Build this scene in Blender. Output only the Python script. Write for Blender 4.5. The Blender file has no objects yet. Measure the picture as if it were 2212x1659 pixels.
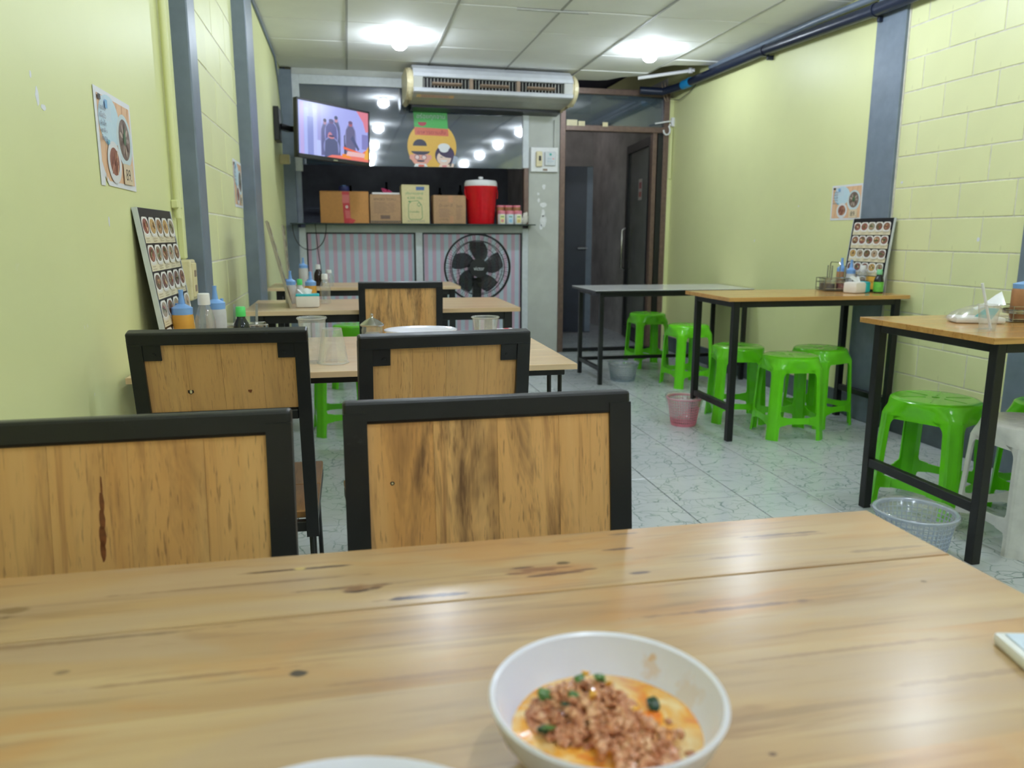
import bpy, bmesh, math, random
from mathutils import Vector, Matrix, Euler
random.seed(7)
scene = bpy.context.scene
COL = scene.collection
PI = math.pi

# ------------------------------------------------------------------ camera, world, exposure
FPX = 1660.98
cam_d = bpy.data.cameras.new('camera')
cam = bpy.data.objects.new('camera', cam_d); COL.objects.link(cam)
cam_d.sensor_width = 36.0; cam_d.sensor_fit = 'HORIZONTAL'
cam_d.lens = FPX / 2212.0 * 36.0
cam_d.clip_start = 0.02; cam_d.clip_end = 60
_p, _y, _r = 0.190619, 0.207754, 0.002713
_f = Vector((math.sin(_y)*math.cos(_p), math.cos(_y)*math.cos(_p), -math.sin(_p)))
_rt = Vector((math.cos(_y), -math.sin(_y), 0)); _up = _rt.cross(_f)
_rt2 = _rt*math.cos(_r) + _up*math.sin(_r); _up2 = -_rt*math.sin(_r) + _up*math.cos(_r)
cam.matrix_world = Matrix(((_rt2.x, _up2.x, -_f.x, 0), (_rt2.y, _up2.y, -_f.y, 0), (_rt2.z, _up2.z, -_f.z, 1.072), (0, 0, 0, 1)))
cam_d.dof.use_dof = True
cam_d.dof.focus_distance = 1.45
cam_d.dof.aperture_fstop = 6.6
scene.camera = cam

world = bpy.data.worlds.new('world'); scene.world = world; world.use_nodes = True
world.node_tree.nodes['Background'].inputs[0].default_value = (0.55, 0.65, 0.8, 1)
world.node_tree.nodes['Background'].inputs[1].default_value = 0.03
scene.view_settings.view_transform = 'Standard'
scene.view_settings.look = 'None'
scene.view_settings.gamma = 1.0
scene.view_settings.use_curve_mapping = False
scene.view_settings.exposure = 0.04
BULB_STRENGTH = 200.0
BULBS = [(0.40, 5.68), (2.22, 5.66), (0.42, 3.80), (2.20, 3.85), (0.43, 1.95), (2.19, 2.40), (0.44, 0.25), (2.17, 0.90), (0.45, -1.2), (2.15, -0.7)]

# ------------------------------------------------------------------ helpers
def srgb(r, g, b):
    def c(v):
        v /= 255.0
        return v/12.92 if v <= 0.04045 else ((v+0.055)/1.055)**2.4
    return (c(r), c(g), c(b), 1.0)

def tag(o, label=None, cat=None, group=None, kind=None):
    if label: o['label'] = label
    if cat: o['category'] = cat
    if group: o['group'] = group
    if kind: o['kind'] = kind
    return o

def empty(name, loc=(0, 0, 0), rz=0.0, label=None, cat=None, group=None, kind=None, rot=None):
    o = bpy.data.objects.new(name, None); COL.objects.link(o)
    o.empty_display_size = 0.05
    o.location = loc; o.rotation_euler = rot if rot else (0, 0, rz)
    return tag(o, label, cat, group, kind)

class MB:
    def __init__(s): s.bm = bmesh.new()
    def box(s, c, d, rot=None, bev=0.0, seg=1):
        r = bmesh.ops.create_cube(s.bm, size=1.0)
        vs = r['verts']
        bmesh.ops.scale(s.bm, vec=d, verts=vs)
        if bev:
            es = list({e for v in vs for e in v.link_edges})
            g = bmesh.ops.bevel(s.bm, geom=es, offset=bev, segments=seg, affect='EDGES', profile=0.5)
            vs = list({v for f in g['faces'] for v in f.verts} | {v for v in vs if v.is_valid})
            seen = set(vs); st = list(vs)
            while st:
                v = st.pop()
                for e in v.link_edges:
                    w = e.other_vert(v)
                    if w not in seen: seen.add(w); st.append(w)
            vs = list(seen)
        if rot is not None:
            bmesh.ops.rotate(s.bm, cent=(0, 0, 0), matrix=Euler(rot).to_matrix(), verts=vs)
        bmesh.ops.translate(s.bm, vec=c, verts=vs)
        return s
    def bx(s, x0, x1, y0, y1, z0, z1, bev=0.0, seg=1):
        return s.box(((x0+x1)/2, (y0+y1)/2, (z0+z1)/2), (x1-x0, y1-y0, z1-z0), None, bev, seg)
    def bar(s, p0, p1, w, h=None, up=(0, 0, 1), bev=0.0):
        p0 = Vector(p0); p1 = Vector(p1); h = h or w
        d = p1-p0; L = d.length; d.normalize()
        u = Vector(up)
        if abs(d.dot(u)) > 0.98: u = Vector((0, 1, 0))
        x = d.cross(u).normalized(); z = x.cross(d).normalized()
        r = bmesh.ops.create_cube(s.bm, size=1.0); vs = r['verts']
        m = Matrix(((x.x, d.x, z.x), (x.y, d.y, z.y), (x.z, d.z, z.z)))
        for v in vs:
            v.co = m @ Vector((v.co.x*w, v.co.y*L, v.co.z*h)) + (p0+p1)/2
        return s
    def lathe(s, prof, n=24, c=(0, 0, 0), close=False, sx=1.0, sy=1.0):
        rings = []
        for r, z in prof:
            if r < 1e-6: rings.append([s.bm.verts.new((c[0], c[1], c[2]+z))])
            else: rings.append([s.bm.verts.new((c[0]+r*sx*math.cos(2*PI*i/n), c[1]+r*sy*math.sin(2*PI*i/n), c[2]+z)) for i in range(n)])
        for a, b in zip(rings, rings[1:]):
            if len(a) == 1 and len(b) == 1: continue
            for i in range(n):
                j = (i+1) % n
                if len(a) == 1: s.bm.faces.new((a[0], b[j], b[i]))
                elif len(b) == 1: s.bm.faces.new((a[i], a[j], b[0]))
                else: s.bm.faces.new((a[i], a[j], b[j], b[i]))
        return s
    def tube(s, pts, r, n=8, closed=False):
        pts = [Vector(p) for p in pts]; N = len(pts); rings = []
        up = Vector((0, 0, 1)); prev = None
        for i, p in enumerate(pts):
            if closed: d = pts[(i+1) % N]-pts[i-1]
            else: d = pts[min(i+1, N-1)]-pts[max(i-1, 0)]
            d.normalize()
            if prev is None:
                u = up if abs(d.dot(up)) < 0.95 else Vector((1, 0, 0))
                x = d.cross(u).normalized()
            else:
                x = (prev - d*prev.dot(d)).normalized()
            prev = x; y = d.cross(x)
            rr = r[i] if isinstance(r, (list, tuple)) else r
            rings.append([s.bm.verts.new(p + (x*math.cos(2*PI*k/n)+y*math.sin(2*PI*k/n))*rr) for k in range(n)])
        M = N if closed else N-1
        for i in range(M):
            a, b = rings[i], rings[(i+1) % N]
            for k in range(n):
                j = (k+1) % n
                s.bm.faces.new((a[k], a[j], b[j], b[k]))
        if not closed:
            s.bm.faces.new(rings[0][::-1]); s.bm.faces.new(rings[-1])
        return s
    def prism(s, pts, axis, a, b):
        # closed 2D outline extruded along axis from a to b
        def P(u, v, w):
            return {'x': (w, u, v), 'y': (u, w, v), 'z': (u, v, w)}[axis]
        A = [s.bm.verts.new(P(u, v, a)) for u, v in pts]; B = [s.bm.verts.new(P(u, v, b)) for u, v in pts]
        n = len(pts)
        s.bm.faces.new(A[::-1]); s.bm.faces.new(B)
        for i in range(n):
            j = (i+1) % n
            s.bm.faces.new((A[i], A[j], B[j], B[i]))
        return s
    def quad(s, *ps):
        s.bm.faces.new([s.bm.verts.new(p) for p in ps]); return s
    def mesh(s, name, mat, smooth=False):
        bmesh.ops.recalc_face_normals(s.bm, faces=s.bm.faces[:])
        me = bpy.data.meshes.new(name); s.bm.to_mesh(me); s.bm.free()
        if mat: me.materials.append(mat)
        if smooth:
            for p in me.polygons: p.use_smooth = True
            try: me.set_sharp_from_angle(angle=math.radians(38))
            except Exception: pass
        return me
    def build(s, name, mat, parent=None, smooth=False, kind=None, loc=None):
        o = bpy.data.objects.new(name, s.mesh(name, mat, smooth)); COL.objects.link(o)
        if parent: o.parent = parent
        if loc: o.location = loc
        if kind: o['kind'] = kind
        return o

def link_copy(o, parent=None):
    c = o.copy(); COL.objects.link(c)
    if parent: c.parent = parent
    return c
def copy_tree(o, parent=None):
    c = link_copy(o, parent)
    for ch in list(o.children): copy_tree(ch, c)
    return c

# ------------------------------------------------------------------ materials
def new_mat(name):
    m = bpy.data.materials.new(name); m.use_nodes = True
    nt = m.node_tree; b = nt.nodes['Principled BSDF']
    return m, nt, b
def N(nt, t, **kw):
    n = nt.nodes.new(t)
    for k, v in kw.items():
        if k.startswith('_'): setattr(n, k[1:], v)
        else: n.inputs[k].default_value = v
    return n
def L(nt, a, b): nt.links.new(a, b)
def math_(nt, op, a, b=None, c=None, clamp=False):
    n = nt.nodes.new('ShaderNodeMath'); n.operation = op; n.use_clamp = clamp
    for i, v in enumerate((a, b, c)):
        if v is None: continue
        if isinstance(v, (int, float)): n.inputs[i].default_value = v
        else: L(nt, v, n.inputs[i])
    return n.outputs[0]
def mix(nt, f, a, b, blend='MIX'):
    n = nt.nodes.new('ShaderNodeMix'); n.data_type = 'RGBA'; n.blend_type = blend
    for i, v in ((0, f), (6, a), (7, b)):
        if isinstance(v, (int, float)): n.inputs[i].default_value = v
        elif isinstance(v, tuple): n.inputs[i].default_value = v
        else: L(nt, v, n.inputs[i])
    return n.outputs[2]
def ramp(nt, fac, stops):
    n = nt.nodes.new('ShaderNodeValToRGB'); cr = n.color_ramp
    while len(cr.elements) < len(stops): cr.elements.new(0.5)
    for e, (p, c) in zip(cr.elements, stops):
        e.position = p; e.color = c if isinstance(c, tuple) else (c, c, c, 1)
    L(nt, fac, n.inputs[0]); return n.outputs[0]
def coords(nt, scale=(1, 1, 1), rand=0.0, kind='Object'):
    tc = nt.nodes.new('ShaderNodeTexCoord'); out = tc.outputs[kind]
    if rand:
        oi = nt.nodes.new('ShaderNodeObjectInfo')
        r = math_(nt, 'MULTIPLY', oi.outputs['Random'], rand)
        cx = nt.nodes.new('ShaderNodeCombineXYZ')
        for i in range(3): L(nt, r, cx.inputs[i])
        a = nt.nodes.new('ShaderNodeVectorMath'); a.operation = 'ADD'
        L(nt, out, a.inputs[0]); L(nt, cx.outputs[0], a.inputs[1]); out = a.outputs[0]
    m = nt.nodes.new('ShaderNodeMapping'); m.inputs['Scale'].default_value = scale
    L(nt, out, m.inputs['Vector']); return m.outputs[0]
def noise(nt, vec, scale, detail=3, rough=0.55, dist=0.0):
    n = N(nt, 'ShaderNodeTexNoise', Scale=scale, Detail=detail, Roughness=rough, Distortion=dist)
    L(nt, vec, n.inputs['Vector']); return n.outputs['Fac']
def bump(nt, b, h, strength=0.2, dist=0.002):
    n = N(nt, 'ShaderNodeBump', Strength=strength, Distance=dist)
    L(nt, h, n.inputs['Height']); L(nt, n.outputs[0], b.inputs['Normal'])

def simple(name, col, rough=0.5, metal=0.0, var=0.06, vscale=30.0, spec=0.5, bmp=0.0, coat=0.0):
    m, nt, b = new_mat(name)
    v = coords(nt)
    f = noise(nt, v, vscale, 4)
    dark = tuple(c*(1-var*2) for c in col[:3])+(1,); lite = tuple(min(1, c*(1+var)) for c in col[:3])+(1,)
    L(nt, ramp(nt, f, [(0.3, dark), (0.7, lite)]), b.inputs['Base Color'])
    b.inputs['Roughness'].default_value = rough; b.inputs['Metallic'].default_value = metal
    b.inputs['Specular IOR Level'].default_value = spec; b.inputs['Coat Weight'].default_value = coat
    if bmp: bump(nt, b, f, bmp, 0.002)
    return m

def wall_paint(name, col, marks=True):
    m, nt, b = new_mat(name)
    v = coords(nt)
    f1 = noise(nt, v, 1.6, 4); f2 = noise(nt, v, 9, 5, 0.65)
    c = mix(nt, ramp(nt, f1, [(0.3, 0.0), (0.75, 1.0)]), tuple(x*0.94 for x in col[:3])+(1,), tuple(min(1, x*1.03) for x in col[:3])+(1,))
    if marks:
        vs = coords(nt, (1, 1, 0.35))
        s = noise(nt, vs, 38, 3, 0.6)
        g = noise(nt, v, 3.1, 2)
        fac = math_(nt, 'MULTIPLY', ramp(nt, s, [(0.70, 0.0), (0.78, 1.0)]), ramp(nt, g, [(0.52, 0.0), (0.66, 0.5)]))
        c = mix(nt, fac, c, srgb(150, 140, 95))
        p = noise(nt, v, 27, 2, 0.5)
        pf = math_(nt, 'MULTIPLY', ramp(nt, p, [(0.735, 0.0), (0.75, 1.0)]), ramp(nt, noise(nt, v, 2.3, 2), [(0.55, 0.0), (0.6, 0.8)]))
        c = mix(nt, pf, c, srgb(232, 232, 205))
    L(nt, c, b.inputs['Base Color'])
    b.inputs['Roughness'].default_value = 0.42; b.inputs['Specular IOR Level'].default_value = 0.45
    bump(nt, b, f2, 0.10, 0.004)
    return m

def tile_mat(name):
    m, nt, b = new_mat(name)
    v = coords(nt, rand=37.0)
    w = N(nt, 'ShaderNodeTexNoise', Scale=9.0, Detail=2.0); L(nt, v, w.inputs['Vector'])
    vm = nt.nodes.new('ShaderNodeVectorMath'); vm.operation = 'MULTIPLY_ADD'
    L(nt, w.outputs['Color'], vm.inputs[0]); vm.inputs[1].default_value = (0.11, 0.11, 0.11); L(nt, v, vm.inputs[2])
    vein = None
    for sc, lo in ((8.0, 0.016), (15.0, 0.022)):
        vo = N(nt, 'ShaderNodeTexVoronoi', Scale=sc); vo.feature = 'DISTANCE_TO_EDGE'
        L(nt, vm.outputs[0], vo.inputs['Vector'])
        e = ramp(nt, vo.outputs['Distance'], [(0.0, 1.0), (lo*1.6, 0.0)])
        gate = ramp(nt, noise(nt, v, 6.0+sc*0.3, 2), [(0.42, 0.0), (0.54, 0.9 if sc < 15 else 0.7)])
        e = math_(nt, 'MULTIPLY', e, gate)
        vein = e if vein is None else math_(nt, 'MAXIMUM', vein, e)
    f = noise(nt, v, 5, 3)
    base = mix(nt, f, srgb(196, 202, 208), srgb(216, 220, 224))
    c = mix(nt, vein, base, srgb(112, 136, 134))
    d = noise(nt, coords(nt, kind='Generated'), 4, 3)
    L(nt, c, b.inputs['Base Color'])
    b.inputs['Roughness'].default_value = 0.16; b.inputs['Specular IOR Level'].default_value = 0.5
    return m

def wood(name, light, mid, dark, axis='x', stain=0.0, stain_col=None, rough=0.3, rand=11.0, spots=(), streak=0.5, coat=0.0, fine=1.0, rvar=0.0, grain=1.0, patch=0.0):
    m, nt, b = new_mat(name)
    ai = 'xyz'.index(axis)
    s1 = [7.0, 7.0, 7.0]; s1[ai] = 0.75
    s2 = [26.0*fine*grain]*3; s2[ai] = 1.6*grain
    s3 = [95.0*fine*grain]*3; s3[ai] = 5.0*grain
    va = coords(nt, tuple(s1), rand); vb = coords(nt, tuple(s2), rand); vc = coords(nt, tuple(s3), rand)
    fa = noise(nt, va, 1.0, 3, 0.55, 0.6); fb = noise(nt, vb, 1.0, 4, 0.6, 0.5); fc = noise(nt, vc, 1.0, 2, 0.6)
    c = ramp(nt, fa, [(0.30, mid), (0.50, light), (0.62, tuple(0.5*(a+d) for a, d in zip(light[:3], mid[:3]))+(1,)), (0.75, mid)])
    c = mix(nt, ramp(nt, fb, [(0.40, 0.0), (0.68, 0.55)]), c, mid)
    c = mix(nt, math_(nt, 'MULTIPLY', ramp(nt, fb, [(0.60, 0.0), (0.74, 1.0)]), streak), c, dark)
    c = mix(nt, math_(nt, 'MULTIPLY', ramp(nt, fc, [(0.56, 0.0), (0.72, 1.0)]), 0.38), c, dark)
    if grain > 1:
        sp2 = [420.0]*3; sp2[ai] = 40.0
        fp2 = noise(nt, coords(nt, tuple(sp2), rand), 1.0, 2, 0.5)
        gp = noise(nt, va, 2.2, 2)
        c = mix(nt, math_(nt, 'MULTIPLY', ramp(nt, fp2, [(0.60, 0.0), (0.70, 1.0)]), ramp(nt, gp, [(0.35, 0.12), (0.6, 0.55)])), c, tuple(q*0.55 for q in dark[:3])+(1,))
    if patch:
        sp_ = [9.0]*3; sp_[ai] = 2.4
        fp = noise(nt, coords(nt, tuple(sp_), rand), 1.0, 3, 0.6, 1.2)
        c = mix(nt, math_(nt, 'MULTIPLY', ramp(nt, fp, [(0.52, 0.0), (0.64, 1.0)]), patch*0.75), c, srgb(190, 134, 68))
        c = mix(nt, math_(nt, 'MULTIPLY', ramp(nt, fp, [(0.36, 1.0), (0.47, 0.0)]), patch*0.6), c, srgb(178, 154, 130))
        sq = [34.0]*3; sq[ai] = 4.0
        fq = noise(nt, coords(nt, tuple(sq), rand), 1.0, 4, 0.7, 0.6)
        c = mix(nt, math_(nt, 'MULTIPLY', ramp(nt, fq, [(0.60, 0.0), (0.74, 1.0)]), patch*0.7), c, srgb(140, 100, 68))
    if stain:
        st = [15.0, 15.0, 15.0]; st[ai] = 2.6
        vs = coords(nt, tuple(st), rand)
        fs = noise(nt, vs, 1.0, 5, 0.72, 0.9)
        g = ramp(nt, fs, [(0.48, 0.0), (0.66, 1.0)])
        c = mix(nt, math_(nt, 'MULTIPLY', math_(nt, 'MULTIPLY', g, math_(nt, 'ADD', 0.55, fc)), stain), c, stain_col)
    if spots:
        v = coords(nt)
        wn = N(nt, 'ShaderNodeTexNoise', Scale=55.0, Detail=3.0); L(nt, v, wn.inputs['Vector'])
        for (x, y, rx, ry, col, k) in spots:
            a = nt.nodes.new('ShaderNodeVectorMath'); a.operation = 'SUBTRACT'
            L(nt, v, a.inputs[0]); a.inputs[1].default_value = (x, y, 0)
            q = nt.nodes.new('ShaderNodeVectorMath'); q.operation = 'MULTIPLY'
            L(nt, a.outputs[0], q.inputs[0]); q.inputs[1].default_value = (1/rx, 1/ry, 0)
            ln = nt.nodes.new('ShaderNodeVectorMath'); ln.operation = 'LENGTH'; L(nt, q.outputs[0], ln.inputs[0])
            dd = math_(nt, 'ADD', ln.outputs['Value'], math_(nt, 'MULTIPLY', math_(nt, 'SUBTRACT', wn.outputs['Fac'], 0.5), 1.5))
            fac = math_(nt, 'MULTIPLY', ramp(nt, dd, [(0.55, 1.0), (1.0, 0.0)]), k)
            c = mix(nt, fac, c, col)
    if rvar:
        oi = nt.nodes.new('ShaderNodeObjectInfo')
        hs = nt.nodes.new('ShaderNodeHueSaturation')
        L(nt, math_(nt, 'ADD', 1.0-rvar, math_(nt, 'MULTIPLY', oi.outputs['Random'], 2*rvar)), hs.inputs['Value'])
        L(nt, c, hs.inputs['Color']); c = hs.outputs[0]
    L(nt, c, b.inputs['Base Color'])
    b.inputs['Roughness'].default_value = rough; b.inputs['Coat Weight'].default_value = coat; b.inputs['Coat Roughness'].default_value = 0.22
    bump(nt, b, fb, 0.10, 0.001)
    return m

def black_metal(name):
    m, nt, b = new_mat(name)
    v = coords(nt)
    f = noise(nt, v, 60, 4, 0.7); g = noise(nt, v, 9, 3)
    c = mix(nt, ramp(nt, f, [(0.64, 0.0), (0.82, 0.45)]), srgb(17, 17, 20), srgb(64, 64, 70))
    L(nt, c, b.inputs['Base Color'])
    L(nt, ramp(nt, g, [(0.3, 0.32), (0.7, 0.52)]), b.inputs['Roughness'])
    bump(nt, b, f, 0.05, 0.001)
    return m

def clear_plastic(name, tint=(1, 1, 1, 1), gloss=0.10, haze=0.06, hazecol=(0.9, 0.92, 0.95, 1), rough=0.05):
    m = bpy.data.materials.new(name); m.use_nodes = True; nt = m.node_tree; nt.nodes.clear()
    out = nt.nodes.new('ShaderNodeOutputMaterial')
    tr = nt.nodes.new('ShaderNodeBsdfTransparent'); tr.inputs[0].default_value = tint
    gl = nt.nodes.new('ShaderNodeBsdfGlossy'); gl.inputs['Roughness'].default_value = rough
    df = nt.nodes.new('ShaderNodeBsdfDiffuse'); df.inputs[0].default_value = hazecol
    lw = N(nt, 'ShaderNodeLayerWeight', Blend=0.35)
    f = math_(nt, 'MULTIPLY_ADD', lw.outputs['Facing'], 0.55, gloss*0.6, True)
    wv = noise(nt, coords(nt), 40, 2)
    hz = math_(nt, 'MULTIPLY', ramp(nt, wv, [(0.3, 0.6), (0.7, 1.4)]), haze)
    m1 = nt.nodes.new('ShaderNodeMixShader'); L(nt, hz, m1.inputs[0]); L(nt, tr.outputs[0], m1.inputs[1]); L(nt, df.outputs[0], m1.inputs[2])
    m2 = nt.nodes.new('ShaderNodeMixShader'); L(nt, math_(nt, 'MULTIPLY', f, 0.6), m2.inputs[0]); L(nt, m1.outputs[0], m2.inputs[1]); L(nt, gl.outputs[0], m2.inputs[2])
    L(nt, m2.outputs[0], out.inputs[0])
    return m

def vcol_mat(name, rough=0.5, emit=0.0):
    m, nt, b = new_mat(name)
    a = nt.nodes.new('ShaderNodeVertexColor'); a.layer_name = 'Col'
    if emit:
        b.inputs['Base Color'].default_value = (0.01, 0.01, 0.01, 1)
        L(nt, a.outputs['Color'], b.inputs['Emission Color']); b.inputs['Emission Strength'].default_value = emit
    else:
        f = noise(nt, coords(nt), 90, 3)
        L(nt, mix(nt, 0.16, a.outputs['Color'], ramp(nt, f, [(0.3, (0.2, 0.2, 0.2, 1)), (0.7, (0.8, 0.8, 0.8, 1))]), 'SOFT_LIGHT'), b.inputs['Base Color'])
    b.inputs['Roughness'].default_value = rough
    return m

WALL = srgb(227, 229, 170)
M = {}
M['wall'] = wall_paint('yellow_wall_paint', WALL)
M['brick'] = wall_paint('yellow_block_paint', srgb(231, 232, 178))
M['mortar'] = simple('pale_mortar', srgb(226, 222, 206), 0.85, var=0.08, bmp=0.3)
M['column'] = simple('slate_paint', srgb(116, 128, 143), 0.38, var=0.07, vscale=14)
M['dado'] = simple('dado_paint', srgb(82, 92, 100), 0.45, var=0.14, vscale=11)
M['ceiling'] = simple('ceiling_board', srgb(243, 243, 238), 0.8, var=0.015, vscale=4)
M['grid'] = simple('ceiling_strip', srgb(176, 176, 168), 0.6)
M['void'] = simple('plenum_dark', srgb(26, 28, 48), 0.9)
M['tile'] = tile_mat('marbled_tile')
M['grout'] = simple('floor_grout', srgb(66, 68, 68), 0.8, var=0.2)
M['black'] = black_metal('black_painted_steel')
M['blackplastic'] = simple('black_plastic', srgb(22, 23, 27), 0.32)
M['green'] = simple('green_plastic', srgb(112, 220, 36), 0.15, var=0.05, vscale=8, spec=0.5)
M['white_stool'] = simple('white_plastic', srgb(226, 226, 222), 0.25, var=0.05, vscale=25)
M['white'] = simple('white_plastic_glossy', srgb(238, 238, 240), 0.25, var=0.02)
M['bowl'] = simple('white_melamine', srgb(236, 234, 250), 0.16, var=0.01)
M['alu'] = simple('white_aluminium', srgb(214, 219, 224), 0.35, var=0.04)
M['alu_dirty'] = simple('stained_aluminium', srgb(186, 192, 188), 0.4, var=0.1, vscale=5)
M['bronze'] = simple('bronze_aluminium', srgb(120, 98, 88), 0.4, metal=0.3, var=0.1)
M['pillar'] = simple('grey_plaster', srgb(196, 198, 192), 0.6, var=0.05, vscale=6)
M['peel'] = simple('bare_plaster', srgb(238, 238, 240), 0.7)
M['dark_room'] = simple('kitchen_wall', srgb(150, 158, 176), 0.7, var=0.15, vscale=4)
M['corridor'] = simple('corridor_plaster', srgb(214, 210, 208), 0.8, var=0.14, vscale=4)
M['navy'] = simple('navy_door_paint', srgb(44, 50, 66), 0.4, var=0.1, vscale=5)
M['raw_edge'] = simple('raw_board_edge', srgb(168, 160, 138), 0.6)
M['chrome'] = simple('chrome', srgb(200, 202, 206), 0.18, metal=1.0)
M['steel'] = simple('stainless_wire', srgb(170, 168, 160), 0.25, metal=1.0)
M['ac'] = simple('aged_white_casing', srgb(214, 216, 222), 0.28, var=0.05, vscale=9)
M['ac_under'] = simple('aged_grey_casing', srgb(176, 176, 168), 0.4, var=0.06, vscale=9)
M['cream'] = simple('cream_plastic', srgb(232, 219, 178), 0.35, var=0.05)
M['grille'] = simple('grille_dark', srgb(50, 48, 50), 0.7, var=0.2)
M['louver'] = simple('louver_tan', srgb(150, 128, 108), 0.5)
M['card'] = simple('cardboard', srgb(196, 142, 92), 0.75, var=0.05, vscale=60)
M['card_orange'] = simple('cardboard_orange', srgb(206, 146, 84), 0.7, var=0.04, vscale=60)
M['card_tan'] = simple('cardboard_tan', srgb(186, 148, 112), 0.75, var=0.05, vscale=60)
M['card_cream'] = simple('cardboard_cream', srgb(222, 208, 160), 0.7, var=0.03, vscale=60)
M['red'] = simple('red_plastic', srgb(214, 18, 32), 0.28, var=0.04)
M['pink'] = simple('pink_plastic', srgb(232, 140, 158), 0.32, var=0.06, vscale=50)
M['magenta'] = simple('magenta_plastic', srgb(206, 70, 120), 0.4)
M['blue'] = simple('blue_plastic', srgb(128, 174, 234), 0.35, var=0.03)
M['darkblue'] = simple('dark_blue_plastic', srgb(52, 60, 130), 0.35)
M['pipe'] = simple('black_pipe', srgb(30, 38, 58), 0.33)
M['pipe_blue'] = simple('blue_coupling', srgb(30, 140, 200), 0.35)
M['cap_green'] = simple('green_cap', srgb(86, 216, 112), 0.4)
M['cap_mint'] = simple('mint_cap', srgb(128, 200, 150), 0.4)
M['sauce_orange'] = simple('chilli_sauce', srgb(216, 158, 60), 0.4, var=0.06, vscale=18)
M['sauce_brown'] = simple('brown_sauce', srgb(172, 122, 82), 0.4, var=0.08, vscale=18)
M['frost'] = simple('frosted_plastic', srgb(206, 206, 208), 0.4)
M['soy'] = simple('dark_soy', srgb(34, 18, 18), 0.15)
M['soy_green'] = simple('dark_bottle', srgb(14, 22, 28), 0.1)
M['bin_grey'] = simple('grey_plastic', srgb(142, 158, 168), 0.4, var=0.06, vscale=40)
M['bin_blue'] = simple('blue_grey_plastic', srgb(172, 184, 204), 0.4, var=0.06, vscale=40)
M['tissue'] = simple('tissue_paper', srgb(236, 230, 224), 0.8, var=0.02)
M['teal'] = simple('teal_wrapper', srgb(40, 190, 204), 0.3, var=0.1)
M['print'] = vcol_mat('printed_colours', 0.35)
M['screen'] = vcol_mat('screen_picture', 0.2, emit=0.95)
M['sheet'] = simple('white_paper', srgb(232, 232, 238), 0.4, var=0.01)
M['clear'] = clear_plastic('clear_cup_plastic', (0.96, 0.965, 0.965, 1), 0.22, 0.20)
M['clear_bottle'] = clear_plastic('clear_bottle_plastic', (0.93, 0.94, 0.95, 1), 0.2, 0.10)
M['liner'] = clear_plastic('clear_bag_film', (0.97, 0.975, 0.98, 1), 0.14, 0.13, rough=0.15)
M['bulb_glass'], _nt, _b = new_mat('bulb_glow')
_b.inputs['Emission Color'].default_value = (0.78, 0.875, 1.0, 1); _b.inputs['Emission Strength'].default_value = BULB_STRENGTH
L(_nt, ramp(_nt, noise(_nt, coords(_nt), 5, 1), [(0.3, (0.8, 0.8, 0.8, 1)), (0.7, (0.9, 0.9, 0.9, 1))]), _b.inputs['Base Color'])

M['fill_bulb'], _nt, _b = new_mat('fill_bulb_glow')  # glow of the fill lamps added in the kitchen and corridor
_b.inputs['Emission Color'].default_value = (1.0, 0.95, 0.92, 1); _b.inputs['Emission Strength'].default_value = 17.0
L(_nt, ramp(_nt, noise(_nt, coords(_nt), 5, 1), [(0.3, (0.8, 0.8, 0.8, 1)), (0.7, (0.9, 0.9, 0.9, 1))]), _b.inputs['Base Color'])
def dark_glass(name, base, alpha, ior=1.9):
    m, nt, b = new_mat(name)
    f = noise(nt, coords(nt), 3.0, 3)
    L(nt, ramp(nt, f, [(0.3, base), (0.7, tuple(c*1.3 for c in base[:3])+(1,))]), b.inputs['Base Color'])
    b.inputs['Roughness'].default_value = 0.04; b.inputs['IOR'].default_value = ior; b.inputs['Alpha'].default_value = alpha
    return m
M['film_glass'] = dark_glass('tinted_film_glass', (0.045, 0.066, 0.115, 1), 0.94, 2.6)
M['glass'] = dark_glass('dusty_glass', (0.22, 0.23, 0.21, 1), 0.42, 1.6)
M['transom_glass'] = dark_glass('transom_glass', (0.06, 0.09, 0.12, 1), 0.6, 2.2)
M['shelf_glass'] = dark_glass('shelf_edge_glass', (0.03, 0.05, 0.05, 1), 0.95, 1.5)
M['fan_blade'] = dark_glass('smoked_blade_plastic', (0.010, 0.010, 0.014, 1), 0.93, 1.45)

def stripes(name):
    m, nt, b = new_mat(name)
    tc = nt.nodes.new('ShaderNodeTexCoord'); sx = nt.nodes.new('ShaderNodeSeparateXYZ'); L(nt, tc.outputs['Object'], sx.inputs[0])
    fr = math_(nt, 'FRACT', math_(nt, 'DIVIDE', sx.outputs[0], 0.0715))
    w = math_(nt, 'PINGPONG', fr, 0.5)
    f = ramp(nt, w, [(0.24, 0.0), (0.29, 1.0)])
    d = noise(nt, coords(nt), 12, 3)
    c = mix(nt, f, srgb(190, 206, 218), srgb(206, 172, 194))
    c = mix(nt, ramp(nt, d, [(0.3, 0.0), (0.75, 0.16)]), c, srgb(150, 160, 175))
    L(nt, c, b.inputs['Base Color']); b.inputs['Roughness'].default_value = 0.22
    return m
M['stripes'] = stripes('pink_striped_sheet')

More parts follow.
